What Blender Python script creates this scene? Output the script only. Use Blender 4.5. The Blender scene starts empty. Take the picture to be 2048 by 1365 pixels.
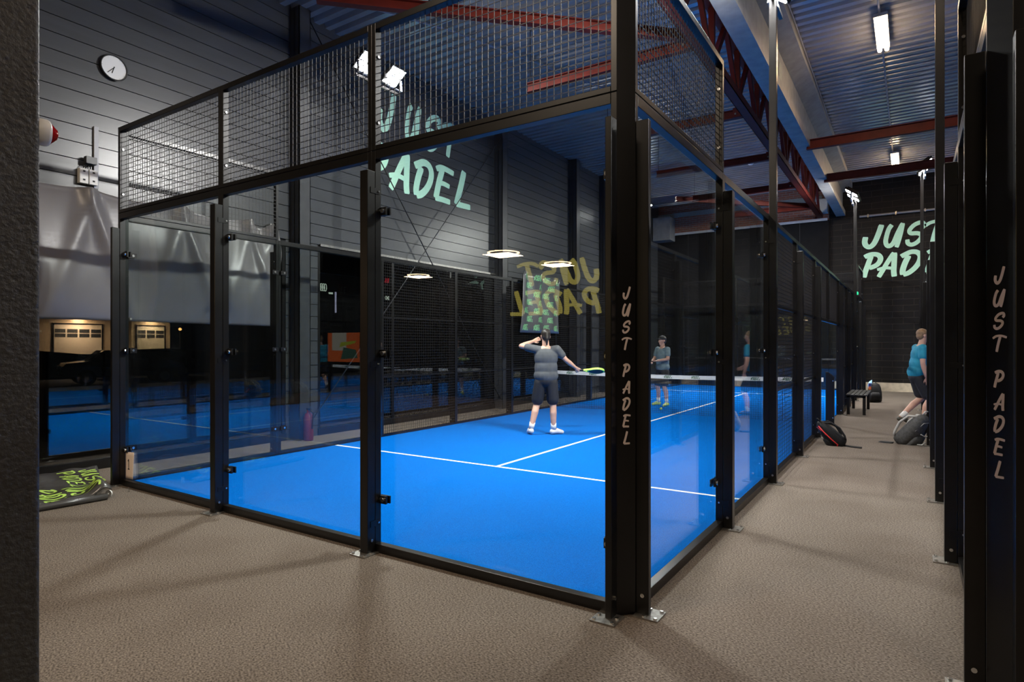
import bpy, bmesh, math, random
from mathutils import Vector, Matrix
random.seed(7)
R = math.radians
SC = bpy.context.scene
COL = SC.collection

# ------------------------------------------------------------------ camera
cam_d = bpy.data.cameras.new('camera')
cam_d.sensor_width = 36.0
cam_d.lens = 1216.2 / 2048 * 36.0
cam_d.shift_y = (689.4 - 682.5) / 2048
cam_d.clip_start = 0.05
cam_d.clip_end = 200
cam = bpy.data.objects.new('camera', cam_d)
cam.location = (7.4208, -3.2710, 1.5695)
cam.rotation_euler = (R(90), 0, R(33.281))
COL.objects.link(cam)
SC.camera = cam

# ------------------------------------------------------------------ world, exposure
W = bpy.data.worlds.new('night')
SC.world = W
W.use_nodes = True
W.node_tree.nodes['Background'].inputs[0].default_value = (0.35, 0.5, 1.0, 1)
W.node_tree.nodes['Background'].inputs[1].default_value = 0.002
SC.view_settings.view_transform = 'Standard'
SC.view_settings.look = 'None'
SC.view_settings.exposure = 0.03
SC.view_settings.gamma = 1.0
SC.view_settings.use_curve_mapping = False
SC.cycles.max_bounces = 10
SC.cycles.transparent_max_bounces = 40
SC.cycles.sample_clamp_indirect = 4.0
FLOOD = 235.0      # court floodlight power
TUBE = 26.0        # corridor tube power
RING = 75.0        # lounge ring lamp power
FILL = 225.0     # power of the added fill lamps over the lounge

# ------------------------------------------------------------------ materials
def new_mat(name):
    m = bpy.data.materials.new(name)
    m.use_nodes = True
    nt = m.node_tree
    return m, nt, nt.nodes, nt.links, nt.nodes['Principled BSDF']

def mat(name, col, rough=0.5, metal=0.0, spec=0.5, var=0.0, scale=20.0, bump=0.0, stretch=None, emit=None, estr=0.0, coat=0.0):
    m, nt, N, L, b = new_mat(name)
    b.inputs['Base Color'].default_value = (*col, 1)
    b.inputs['Roughness'].default_value = rough
    b.inputs['Metallic'].default_value = metal
    b.inputs['Specular IOR Level'].default_value = spec
    b.inputs['Coat Weight'].default_value = coat
    if emit:
        b.inputs['Emission Color'].default_value = (*emit, 1)
        b.inputs['Emission Strength'].default_value = estr
    if var or bump:
        tc = N.new('ShaderNodeTexCoord'); mp = N.new('ShaderNodeMapping'); nz = N.new('ShaderNodeTexNoise')
        L.new(tc.outputs['Object'], mp.inputs[0]); L.new(mp.outputs[0], nz.inputs['Vector'])
        if stretch: mp.inputs['Scale'].default_value = stretch
        nz.inputs['Scale'].default_value = scale; nz.inputs['Detail'].default_value = 4
        if var:
            r = N.new('ShaderNodeValToRGB')
            r.color_ramp.elements[0].position = 0.3; r.color_ramp.elements[1].position = 0.7
            r.color_ramp.elements[0].color = (*[c * (1 - var) for c in col], 1)
            r.color_ramp.elements[1].color = (*[min(1, c * (1 + var)) for c in col], 1)
            L.new(nz.outputs['Fac'], r.inputs[0]); L.new(r.outputs[0], b.inputs['Base Color'])
        if bump:
            bp = N.new('ShaderNodeBump'); bp.inputs['Strength'].default_value = bump; bp.inputs['Distance'].default_value = 0.01
            L.new(nz.outputs['Fac'], bp.inputs['Height']); L.new(bp.outputs[0], b.inputs['Normal'])
    return m

def glass_mat(name, tint, f0):
    m = bpy.data.materials.new(name); m.use_nodes = True
    nt = m.node_tree; N = nt.nodes; L = nt.links
    N.clear()
    out = N.new('ShaderNodeOutputMaterial'); mix = N.new('ShaderNodeMixShader')
    tr = N.new('ShaderNodeBsdfTransparent'); gl = N.new('ShaderNodeBsdfGlossy')
    tr.inputs[0].default_value = (*tint, 1); gl.inputs['Roughness'].default_value = 0.0
    gl.inputs[0].default_value = (1, 1, 1, 1)
    lw = N.new('ShaderNodeLayerWeight'); lw.inputs[0].default_value = 0.5
    pw = N.new('ShaderNodeMath'); pw.operation = 'POWER'; pw.inputs[1].default_value = 5
    ma = N.new('ShaderNodeMath'); ma.operation = 'MULTIPLY_ADD'; ma.inputs[1].default_value = 1 - f0; ma.inputs[2].default_value = f0
    L.new(lw.outputs['Facing'], pw.inputs[0]); L.new(pw.outputs[0], ma.inputs[0])
    L.new(ma.outputs[0], mix.inputs[0]); L.new(tr.outputs[0], mix.inputs[1]); L.new(gl.outputs[0], mix.inputs[2])
    L.new(mix.outputs[0], out.inputs[0])
    return m

def emit_mat(name, col, s):
    m = bpy.data.materials.new(name); m.use_nodes = True
    N = m.node_tree.nodes; N.clear()
    o = N.new('ShaderNodeOutputMaterial'); e = N.new('ShaderNodeEmission')
    e.inputs[0].default_value = (*col, 1); e.inputs[1].default_value = s
    m.node_tree.links.new(e.outputs[0], o.inputs[0])
    return m

def carpet_mat():
    m, nt, N, L, b = new_mat('carpet')
    tc = N.new('ShaderNodeTexCoord')
    mp = N.new('ShaderNodeMapping'); mp.inputs['Rotation'].default_value = (0, 0, R(35)); mp.inputs['Scale'].default_value = (80, 105, 80)
    n1 = N.new('ShaderNodeTexNoise'); n1.inputs['Scale'].default_value = 1.0; n1.inputs['Detail'].default_value = 3
    n2 = N.new('ShaderNodeTexNoise'); n2.inputs['Scale'].default_value = 1.3; n2.inputs['Detail'].default_value = 2
    L.new(tc.outputs['Object'], mp.inputs[0]); L.new(mp.outputs[0], n1.inputs['Vector']); L.new(tc.outputs['Object'], n2.inputs['Vector'])
    r = N.new('ShaderNodeValToRGB')
    r.color_ramp.elements[0].position = 0.30; r.color_ramp.elements[0].color = (0.050, 0.041, 0.034, 1)
    r.color_ramp.elements[1].position = 0.72; r.color_ramp.elements[1].color = (0.245, 0.205, 0.172, 1)
    L.new(n1.outputs['Fac'], r.inputs[0])
    mx = N.new('ShaderNodeMixRGB'); mx.blend_type = 'MULTIPLY'; mx.inputs[0].default_value = 0.35
    r2 = N.new('ShaderNodeValToRGB'); r2.color_ramp.elements[0].color = (0.55, 0.5, 0.45, 1); r2.color_ramp.elements[1].color = (1, 1, 1, 1)
    r2.color_ramp.elements[0].position = 0.3; r2.color_ramp.elements[1].position = 0.6
    L.new(n2.outputs['Fac'], r2.inputs[0])
    L.new(r.outputs[0], mx.inputs[1]); L.new(r2.outputs[0], mx.inputs[2]); L.new(mx.outputs[0], b.inputs['Base Color'])
    b.inputs['Roughness'].default_value = 0.95; b.inputs['Specular IOR Level'].default_value = 0.1
    bp = N.new('ShaderNodeBump'); bp.inputs['Strength'].default_value = 0.18; bp.inputs['Distance'].default_value = 0.003
    L.new(n1.outputs['Fac'], bp.inputs['Height']); L.new(bp.outputs[0], b.inputs['Normal'])
    return m

def turf_mat():
    m, nt, N, L, b = new_mat('blue_turf')
    tc = N.new('ShaderNodeTexCoord')
    n1 = N.new('ShaderNodeTexNoise'); n1.inputs['Scale'].default_value = 140; n1.inputs['Detail'].default_value = 3
    L.new(tc.outputs['Object'], n1.inputs['Vector'])
    r = N.new('ShaderNodeValToRGB')
    r.color_ramp.elements[0].position = 0.3; r.color_ramp.elements[0].color = (0.0012, 0.078, 0.33, 1)
    r.color_ramp.elements[1].position = 0.75; r.color_ramp.elements[1].color = (0.003, 0.15, 0.58, 1)
    L.new(n1.outputs['Fac'], r.inputs[0]); L.new(r.outputs[0], b.inputs['Base Color'])
    b.inputs['Roughness'].default_value = 0.9; b.inputs['Specular IOR Level'].default_value = 0.0
    bp = N.new('ShaderNodeBump'); bp.inputs['Strength'].default_value = 0.4; bp.inputs['Distance'].default_value = 0.005
    L.new(n1.outputs['Fac'], bp.inputs['Height']); L.new(bp.outputs[0], b.inputs['Normal'])
    return m

def brick_mat(name, c1, c2, mortar, sx, sz, rough=0.85, bump=0.4):
    m, nt, N, L, b = new_mat(name)
    tc = N.new('ShaderNodeTexCoord'); sp = N.new('ShaderNodeSeparateXYZ'); cb = N.new('ShaderNodeCombineXYZ')
    L.new(tc.outputs['Object'], sp.inputs[0]); L.new(sp.outputs['X'], cb.inputs['X']); L.new(sp.outputs['Z'], cb.inputs['Y'])
    br = N.new('ShaderNodeTexBrick')
    br.inputs['Scale'].default_value = 1.0
    br.inputs['Brick Width'].default_value = sx; br.inputs['Row Height'].default_value = sz
    br.inputs['Mortar Size'].default_value = 0.008
    br.inputs['Color1'].default_value = (*c1, 1); br.inputs['Color2'].default_value = (*c2, 1); br.inputs['Mortar'].default_value = (*mortar, 1)
    L.new(cb.outputs[0], br.inputs['Vector']); L.new(br.outputs['Color'], b.inputs['Base Color'])
    b.inputs['Roughness'].default_value = rough; b.inputs['Specular IOR Level'].default_value = 0.2
    bp = N.new('ShaderNodeBump'); bp.inputs['Strength'].default_value = bump; bp.inputs['Distance'].default_value = 0.01; bp.invert = True
    L.new(br.outputs['Fac'], bp.inputs['Height']); L.new(bp.outputs[0], b.inputs['Normal'])
    return m

M = {}
M['black'] = mat('black_steel', (0.0055, 0.005, 0.005), 0.30, 0.0, 0.45, var=0.3, scale=6)
M['wire'] = mat('mesh_wire', (0.016, 0.014, 0.013), 0.42, 0.0, 0.4)
M['galv'] = mat('galvanised_steel', (0.35, 0.34, 0.32), 0.38, 0.9, var=0.25, scale=30)
M['chrome'] = mat('bolt_steel', (0.75, 0.75, 0.74), 0.22, 1.0)
M['glass'] = glass_mat('court_glass', (0.92, 0.945, 0.935), 0.042)
M['winglass'] = glass_mat('window_glass', (0.77, 0.775, 0.775), 0.10)
M['carpet'] = carpet_mat()
M['turf'] = turf_mat()
M['line'] = mat('white_line', (0.80, 0.80, 0.78), 0.8, var=0.06, scale=200)
M['board'] = mat('dark_wall_board', (0.050, 0.052, 0.056), 0.30, 0, 0.55, var=0.12, scale=3, stretch=(1, 0.3, 3))
M['colsteel'] = mat('dark_column_paint', (0.035, 0.036, 0.039), 0.4, var=0.15, scale=8)
M['blackwall'] = mat('black_wall_paint', (0.0055, 0.0055, 0.0065), 0.6, 0, 0.12, var=0.2, scale=5)
M['blockwall'] = brick_mat('black_block_wall', (0.0068, 0.0058, 0.0052), (0.010, 0.0085, 0.0075), (0.030, 0.024, 0.019), 0.6, 0.205, 0.6, 0.5)
M['brick'] = brick_mat('red_brick', (0.42, 0.15, 0.09), (0.30, 0.12, 0.08), (0.32, 0.29, 0.25), 0.25, 0.078)
M['white'] = mat('white_paint', (0.68, 0.66, 0.62), 0.5, var=0.06)
M['greyband'] = mat('grey_green_band', (0.30, 0.32, 0.29), 0.6, var=0.1)
M['kerb'] = mat('pale_concrete', (0.55, 0.47, 0.36), 0.8, var=0.22, scale=6)
M['concrete'] = mat('grey_concrete', (0.26, 0.258, 0.25), 0.55, var=0.16, scale=5, bump=0.08)
M['deck'] = mat('steel_roof_deck', (0.46, 0.47, 0.49), 0.27, 0.55, 0.6, var=0.1, scale=2)
M['red'] = mat('red_oxide_steel', (0.105, 0.011, 0.006), 0.55, 0, 0.25, var=0.2, scale=5)
M['conduit'] = mat('grey_conduit', (0.30, 0.30, 0.32), 0.4)
M['mint'] = mat('mint_paint', (0.54, 0.90, 0.68), 0.6, var=0.04)
M['pink'] = mat('pale_vinyl', (0.92, 0.76, 0.67), 0.5)
M['yellow'] = mat('yellow_vinyl', (0.72, 0.62, 0.14), 0.5)
M['lime'] = mat('lime_print', (0.50, 0.78, 0.14), 0.35)
M['green'] = mat('green_print', (0.28, 0.72, 0.30), 0.45)
M['dgreen'] = mat('dark_green_print', (0.02, 0.12, 0.05), 0.6)
M['tarp'] = mat('grey_tarpaulin', (0.150, 0.138, 0.134), 0.36, var=0.1, scale=2, bump=0.06)
M['banner'] = mat('black_banner_vinyl', (0.055, 0.052, 0.05), 0.28, 0, 0.6)
M['greybanner'] = mat('dark_grey_banner', (0.10, 0.10, 0.10), 0.3, 0, 0.6)
M['plaster'] = mat('dark_rough_paint', (0.030, 0.028, 0.026), 0.5, var=0.25, scale=60, bump=0.7)
M['paper'] = mat('white_paper', (0.85, 0.72, 0.64), 0.8)
M['ink'] = mat('black_ink', (0.012, 0.012, 0.012), 0.6)
M['plastic'] = mat('white_plastic', (0.75, 0.74, 0.70), 0.4)
M['redlens'] = mat('red_lens', (0.45, 0.012, 0.02), 0.12, 0, 0.6, coat=0.5)
M['face'] = mat('clock_face', (0.8, 0.8, 0.78), 0.45)
M['net'] = mat('black_net', (0.01, 0.011, 0.014), 0.7)
M['tape'] = mat('white_net_tape', (0.80, 0.80, 0.78), 0.6, var=0.05, scale=30)
M['skin'] = mat('skin', (0.58, 0.33, 0.24), 0.5, var=0.08, scale=9)
M['hairdark'] = mat('dark_hair', (0.018, 0.013, 0.010), 0.55, var=0.4, scale=60)
M['hairfair'] = mat('fair_hair', (0.28, 0.17, 0.09), 0.6, var=0.3, scale=60)
M['teal'] = mat('teal_shirt', (0.012, 0.26, 0.40), 0.75, var=0.12, scale=12)
M['greyshirt'] = mat('charcoal_shirt', (0.075, 0.08, 0.088), 0.8, var=0.15, scale=12)
M['slate'] = mat('slate_shirt', (0.16, 0.23, 0.26), 0.8, var=0.15, scale=12)
M['shorts'] = mat('black_shorts', (0.012, 0.012, 0.016), 0.75, var=0.2, scale=14)
M['shoe'] = mat('white_shoe', (0.72, 0.70, 0.68), 0.5)
M['shoedark'] = mat('dark_shoe', (0.05, 0.045, 0.035), 0.55)
M['shoelime'] = mat('lime_shoe', (0.62, 0.72, 0.08), 0.5)
M['sock'] = mat('white_sock', (0.75, 0.75, 0.73), 0.85)
M['ball'] = mat('ball_felt', (0.62, 0.80, 0.10), 0.9)
M['bagblack'] = mat('black_nylon', (0.008, 0.008, 0.009), 0.6, 0, 0.25, var=0.3, scale=40, bump=0.2)
M['baggrey'] = mat('grey_nylon', (0.062, 0.061, 0.06), 0.65, 0, 0.3, var=0.3, scale=30, bump=0.25)
M['strap'] = mat('pale_strap', (0.36, 0.35, 0.33), 0.6)
M['redpipe'] = mat('red_piping', (0.65, 0.03, 0.03), 0.5)
M['cyan'] = mat('cyan_print', (0.35, 0.62, 0.9), 0.5)
M['navy'] = mat('navy_print', (0.02, 0.03, 0.20), 0.5)
M['orange'] = mat('orange_print', (0.80, 0.20, 0.06), 0.5)
M['bench'] = mat('black_bench_slats', (0.03, 0.028, 0.027), 0.38, var=0.2)
M['facade'] = mat('timber_facade', (0.42, 0.31, 0.19), 0.7, var=0.15, scale=8)
M['doorpanel'] = mat('garage_door_panel', (0.50, 0.42, 0.31), 0.5)
M['asphalt'] = mat('asphalt', (0.03, 0.03, 0.032), 0.7, var=0.2, scale=30)
M['cardark'] = mat('dark_car_paint', (0.012, 0.012, 0.014), 0.18, 0, 0.6, coat=0.6)
M['carpale'] = mat('pale_car_paint', (0.42, 0.46, 0.40), 0.25, 0, 0.6, coat=0.6)
M['tyre'] = mat('tyre_rubber', (0.012, 0.012, 0.012), 0.8)
M['lit'] = emit_mat('flood_lens', (1.0, 0.99, 0.96), 190)
M['tubelit'] = emit_mat('warm_tube', (1.0, 0.70, 0.40), 40)
M['ringlit'] = emit_mat('ring_light', (1.0, 0.66, 0.38), 26)
M['warmlit'] = emit_mat('warm_light', (1.0, 0.78, 0.55), 8)
M['signwhite'] = emit_mat('lit_sign_white', (0.9, 1.0, 0.85), 1.6)
M['signred'] = emit_mat('lit_sign_red', (1.0, 0.02, 0.04), 1.2)
M['stripe'] = emit_mat('lit_stripe', (0.75, 0.7, 1.0), 1.2)
M['yellowlit'] = emit_mat('backlit_yellow', (1.0, 0.82, 0.16), 1.9)
M['scr_orange'] = emit_mat('screen_orange', (1.0, 0.20, 0.05), 0.75)
M['scr_pale'] = emit_mat('screen_pale', (0.7, 0.66, 0.55), 0.8)
M['scr_lime'] = emit_mat('screen_lime', (0.55, 0.62, 0.06), 0.8)
M['scr_teal'] = emit_mat('screen_teal', (0.10, 0.22, 0.16), 0.6)
M['exitlit'] = emit_mat('exit_light', (0.05, 1.0, 0.45), 1.0)
M['bulb'] = emit_mat('amber_bulb', (1.0, 0.45, 0.12), 8)
M['extred'] = mat('mirrored_red', (0.14, 0.006, 0.009), 0.5)  # red darkened so the extinguisher reads as a dim reflection
M['posterred'] = mat('red_poster', (0.35, 0.05, 0.04), 0.7)

# ------------------------------------------------------------------ mesh helpers
class MB:
    def __init__(self): self.v = []; self.f = []
    def add(self, vs, fs):
        o = len(self.v); self.v += [tuple(p) for p in vs]; self.f += [tuple(i + o for i in f) for f in fs]; return self
    def box(self, x0, x1, y0, y1, z0, z1):
        vs = [(x, y, z) for z in (z0, z1) for y in (y0, y1) for x in (x0, x1)]
        return self.add(vs, [(0, 2, 3, 1), (4, 5, 7, 6), (0, 1, 5, 4), (2, 6, 7, 3), (0, 4, 6, 2), (1, 3, 7, 5)])
    def hexa(self, c, a, b, d):                      # centre and three half-axes
        c, a, b, d = map(Vector, (c, a, b, d))
        vs = [c + sx * a + sy * b + sz * d for sz in (-1, 1) for sy in (-1, 1) for sx in (-1, 1)]
        return self.add(vs, [(0, 2, 3, 1), (4, 5, 7, 6), (0, 1, 5, 4), (2, 6, 7, 3), (0, 4, 6, 2), (1, 3, 7, 5)])
    def bar(self, p, q, w, h, up=(0, 0, 1)):
        p, q = Vector(p), Vector(q); d = q - p; l = d.length; d.normalize(); u = Vector(up)
        s = d.cross(u)
        if s.length < 1e-5: s = d.cross(Vector((0, 1, 0)))
        s.normalize(); u = s.cross(d)
        return self.hexa((p + q) / 2, d * l / 2, s * w / 2, u * h / 2)
    def cyl(self, p, q, r0, r1=None, n=16, cap=True):
        r1 = r0 if r1 is None else r1
        p, q = Vector(p), Vector(q); d = (q - p).normalized()
        s = d.cross(Vector((0, 0, 1)))
        if s.length < 1e-4: s = Vector((1, 0, 0))
        s.normalize(); t = d.cross(s)
        vs = []
        for c, r in ((p, r0), (q, r1)):
            for i in range(n):
                a = 2 * math.pi * i / n; vs.append(c + r * (math.cos(a) * s + math.sin(a) * t))
        fs = [(i, (i + 1) % n, n + (i + 1) % n, n + i) for i in range(n)]
        if cap: fs += [tuple(range(n - 1, -1, -1)), tuple(range(n, 2 * n))]
        return self.add(vs, fs)
    def tube(self, pts, r, n=8):
        pts = [Vector(p) for p in pts]; rings = []; s = None
        for i, p in enumerate(pts):
            d = (pts[min(i + 1, len(pts) - 1)] - pts[max(i - 1, 0)]).normalized()
            if s is None:
                s = d.cross(Vector((0, 0, 1)))
                if s.length < 1e-3: s = d.cross(Vector((1, 0, 0)))
            s = (s - d * s.dot(d)).normalized(); t = d.cross(s)
            rr = r[i] if isinstance(r, (list, tuple)) else r
            rings.append([p + rr * (math.cos(2 * math.pi * k / n) * s + math.sin(2 * math.pi * k / n) * t) for k in range(n)])
        vs = [v for g in rings for v in g]
        fs = [(i * n + k, i * n + (k + 1) % n, (i + 1) * n + (k + 1) % n, (i + 1) * n + k) for i in range(len(pts) - 1) for k in range(n)]
        fs += [tuple(range(n - 1, -1, -1)), tuple((len(pts) - 1) * n + k for k in range(n))]
        return self.add(vs, fs)
    def sphere(self, c, rx, ry=None, rz=None, n=16, m=10, rot=None):
        ry = rx if ry is None else ry; rz = rx if rz is None else rz
        c = Vector(c); vs = []
        for j in range(m + 1):
            th = math.pi * j / m
            for i in range(n):
                a = 2 * math.pi * i / n
                p = Vector((rx * math.sin(th) * math.cos(a), ry * math.sin(th) * math.sin(a), rz * math.cos(th)))
                if rot is not None: p = rot @ p
                vs.append(c + p)
        fs = [(j * n + i, (j + 1) * n + i, (j + 1) * n + (i + 1) % n, j * n + (i + 1) % n) for j in range(m) for i in range(n)]
        return self.add(vs, fs)
    def lathe(self, prof, origin, axis, n=24):       # prof: (along axis, radius)
        o, d = Vector(origin), Vector(axis).normalized()
        s = d.cross(Vector((0, 0, 1)))
        if s.length < 1e-4: s = Vector((1, 0, 0))
        s.normalize(); t = d.cross(s); vs = []
        for a, r in prof:
            for i in range(n):
                g = 2 * math.pi * i / n; vs.append(o + a * d + r * (math.cos(g) * s + math.sin(g) * t))
        k = len(prof)
        fs = [(j * n + i, j * n + (i + 1) % n, (j + 1) * n + (i + 1) % n, (j + 1) * n + i) for j in range(k - 1) for i in range(n)]
        fs += [tuple(range(n - 1, -1, -1)), tuple((k - 1) * n + i for i in range(n))]
        return self.add(vs, fs)
    def prism(self, poly, o, u, v, w, t):            # polygon in the u,v plane, thickness t along w
        o, u, v, w = map(Vector, (o, u, v, w)); n = len(poly)
        vs = [o + a * u + b * v for a, b in poly] + [o + a * u + b * v + w * t for a, b in poly]
        fs = [tuple(range(n - 1, -1, -1)), tuple(range(n, 2 * n))] + [(i, (i + 1) % n, n + (i + 1) % n, n + i) for i in range(n)]
        return self.add(vs, fs)
    def grid(self, nu, nv, fn):
        vs = [fn(i / nu, j / nv) for j in range(nv + 1) for i in range(nu + 1)]
        fs = [(j * (nu + 1) + i, j * (nu + 1) + i + 1, (j + 1) * (nu + 1) + i + 1, (j + 1) * (nu + 1) + i) for j in range(nv) for i in range(nu)]
        return self.add(vs, fs)
    def build(self, name, m, parent=None, smooth=False, bevel=0.0, solid=0.0, recalc=True, xf=None):
        me = bpy.data.meshes.new(name)
        off = Vector((0, 0, 0))
        p = parent
        while p is not None: off += Vector(p.location); p = p.parent
        vs = self.v if xf is None else [xf @ Vector(v) for v in self.v]
        me.from_pydata([tuple(Vector(v) - off) for v in vs], [], self.f)
        if recalc:
            bm = bmesh.new(); bm.from_mesh(me); bmesh.ops.recalc_face_normals(bm, faces=bm.faces); bm.to_mesh(me); bm.free()
        me.materials.append(m)
        if smooth:
            for f in me.polygons: f.use_smooth = True
        o = bpy.data.objects.new(name, me); COL.objects.link(o)
        if parent is not None: o.parent = parent
        if solid:
            s = o.modifiers.new('solid', 'SOLIDIFY'); s.thickness = solid; s.offset = 0
        if bevel:
            b = o.modifiers.new('bevel', 'BEVEL'); b.width = bevel; b.segments = 2; b.limit_method = 'ANGLE'
        return o

def tag(o, label=None, cat=None, group=None, kind=None):
    if label: o['label'] = label
    if cat: o['category'] = cat
    if group: o['group'] = group
    if kind: o['kind'] = kind
    return o

def thing(name, label, cat, loc=(0, 0, 0), group=None, kind=None):
    o = bpy.data.objects.new(name, None); COL.objects.link(o); o.location = loc; o.empty_display_size = 0.1
    return tag(o, label, cat, group, kind)

def area_light(name, loc, direction, size, power, col, parent=None, size_y=None, spread=180):
    l = bpy.data.lights.new(name, 'AREA'); l.energy = power; l.color = col; l.size = size
    if size_y: l.shape = 'RECTANGLE'; l.size_y = size_y
    l.spread = R(spread)
    o = bpy.data.objects.new(name, l); COL.objects.link(o)
    off = Vector((0, 0, 0)); p = parent
    while p is not None: off += Vector(p.location); p = p.parent
    o.location = Vector(loc) - off
    o.rotation_euler = Vector(direction).to_track_quat('-Z', 'Y').to_euler()
    if parent is not None: o.parent = parent
    return o

ORD = ['first', 'second', 'third', 'fourth', 'fifth', 'sixth', 'seventh', 'eighth', 'ninth', 'tenth', 'eleventh']

# ------------------------------------------------------------------ brush lettering
# strokes: (points, width); x right, y up, capital height 1
GLYPH = {
 'J': (.66, [([(.64, 1.0), (.54, .64), (.42, .30), (.32, .15), (.22, .10), (.12, .18), (.08, .33), (.11, .54)], .19)]),
 'U': (.86, [([(.36, .97), (.24, .80), (.15, .50), (.12, .28), (.17, .13), (.28, .10), (.42, .22), (.58, .60), (.78, 1.0)], .185),
             ([(.78, 1.0), (.70, .60), (.60, .22), (.53, .02)], .17)]),
 'S': (.78, [([(.61, .70), (.70, .80), (.66, .92), (.52, .93), (.32, .84), (.17, .66), (.22, .54), (.46, .52), (.60, .44), (.58, .30), (.42, .14), (.24, .08), (.11, .15), (.09, .30)], .165)]),
 'T': (.84, [([(.02, .80), (.20, .91), (.42, .95), (.64, .93), (.90, .85)], .135), ([(.50, .92), (.36, .45), (.27, .04)], .18)]),
 'P': (.62, [([(.05, .84), (.18, .91), (.34, .94), (.50, .89), (.57, .75), (.52, .58), (.40, .46), (.20, .38)], .18),
             ([(.27, .88), (.17, .55), (.08, .25), (.03, .01)], .18)]),
 'A': (.76, [([(.62, .97), (.40, .60), (.22, .26), (.09, .02)], .17), ([(.64, .97), (.62, .50), (.61, .22), (.63, .01)], .19),
             ([(.04, .32), (.30, .38), (.60, .34)], .12)]),
 'D': (.76, [([(.30, .80), (.18, .50), (.11, .22), (.12, .05)], .19),
             ([(.06, .78), (.20, .86), (.38, .94), (.56, .91), (.66, .76), (.63, .54), (.50, .31), (.30, .12), (.12, .05)], .18)]),
 'E': (.74, [([(.10, .86), (.26, .94), (.46, .94), (.74, .90)], .15), ([(.32, .92), (.20, .55), (.13, .28), (.08, .08)], .18),
             ([(.12, .50), (.35, .53), (.58, .50)], .13), ([(.06, .08), (.30, .09), (.60, .08)], .15)]),
 'L': (.66, [([(.40, 1.0), (.27, .55), (.18, .28), (.11, .06)], .19), ([(.10, .07), (.35, .08), (.64, .09)], .15)]),
 '1': (.5, [([(.06, .78), (.24, .98)], .09), ([(.24, .98), (.24, .02)], .10), ([(.06, .03), (.44, .03)], .08)]),
 'o': (.5, [([(.25, .55), (.06, .42), (.04, .2), (.18, .03), (.36, .08), (.44, .28), (.38, .48), (.25, .55)], .12)]),
 'e': (.5, [([(.06, .28), (.42, .30), (.36, .50), (.2, .55), (.05, .40), (.05, .16), (.2, .03), (.42, .10)], .12)]),
}
def smooth_poly(pts, k=5):
    if len(pts) < 3: return [Vector(p) for p in pts]
    P = [Vector(p) for p in pts]; P = [2 * P[0] - P[1]] + P + [2 * P[-1] - P[-2]]; out = []
    for i in range(1, len(P) - 2):
        for j in range(k):
            t = j / k
            a, b, c, d = P[i - 1:i + 3]
            out.append(0.5 * ((2 * b) + (c - a) * t + (2 * a - 5 * b + 4 * c - d) * t * t + (3 * b - a - 3 * c + d) * t ** 3))
    out.append(P[-2]); return out
def glyph(mb, ch, fn, k=5, weight=1.0, thick=True):
    """fn(x, y, d) -> 3-D point"""
    for si, (pts, w) in enumerate(GLYPH[ch][1]):
        P = smooth_poly(pts, k); L_, R_ = [], []
        for i, p in enumerate(P):
            d = (P[min(i + 1, len(P) - 1)] - P[max(i - 1, 0)]).normalized(); n = Vector((-d.y, d.x))
            ww = w * weight * (1.0 if 0 < i < len(P) - 1 else 0.82) / 2
            L_.append(p + n * ww); R_.append(p - n * ww)
        n = len(P); top = 1.0 + si * 0.25
        vs = [fn(a.x, a.y, top) for a in L_] + [fn(a.x, a.y, top) for a in R_]
        fs = [(i, i + 1, n + i + 1, n + i) for i in range(n - 1)]
        if thick:
            vs += [fn(a.x, a.y, 0.0) for a in L_] + [fn(a.x, a.y, 0.0) for a in R_]
            fs += [(2 * n + i, 3 * n + i, 3 * n + i + 1, 2 * n + i + 1) for i in range(n - 1)]
            fs += [(i, 2 * n + i, 2 * n + i + 1, i + 1) for i in range(n - 1)] + [(n + i, n + i + 1, 3 * n + i + 1, 3 * n + i) for i in range(n - 1)]
            fs += [(0, n, 3 * n, 2 * n), (n - 1, 3 * n - 1, 4 * n - 1, 2 * n - 1)]
        mb.add(vs, fs)
def letters(mb, items, o, u, v, n, depth=0.004, k=5, weight=1.0, thick=True):
    """items: (char, x, y, height, xscale)"""
    o, u, v, n = map(Vector, (o, u, v, n))
    for ch, x, y, h, sx in items:
        glyph(mb, ch, lambda a, b, d: o + u * (x + a * h * sx) + v * (y + b * h) + n * (d * depth), k, weight, thick)
    return mb
def two_words(h, gap=1.02, sx=1.0):
    it = []; x = 0.04 * h
    for c in 'JUST': it.append((c, x, gap * h, h, sx)); x += GLYPH[c][0] * h * sx * 1.0
    x = 0.0
    for c in 'PADEL': it.append((c, x, 0, h, sx)); x += GLYPH[c][0] * h * sx * 1.0
    return it, x

# ================================================================== THE SETTING
XW = -1.14                    # paneled left wall plane
YF = 20.6                     # far wall
YB = -10.9                    # lounge back wall
ZC = 7.1                      # underside of the roof deck
def struct(name, mb, m, parent=None, label=None, **k):
    o = mb.build(name, m, parent, **k)
    if parent is None: tag(o, label, None, None, 'structure')
    return o

struct('floor', MB().box(-9, 16.2, YB, YF, -0.1, 0.0), M['carpet'], label='grey brown carpet floor around the courts')

# ceiling: trapezoid roof deck, ribs run across the hall
def deck():
    prof = []; y = YB; p = 0.23
    while y < YF:
        prof += [(y, ZC), (y + 0.105, ZC), (y + 0.13, ZC + 0.10), (y + 0.205, ZC + 0.10)]
        y += p
    mb = MB(); n = len(prof)
    vs = [(-9, a, z) for a, z in prof] + [(16.2, a, z) for a, z in prof]
    mb.add(vs, [(i, i + 1, n + i + 1, n + i) for i in range(n - 1)])
    return mb
struct('ceiling', deck(), M['deck'], label='corrugated steel roof deck over the hall')

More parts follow.
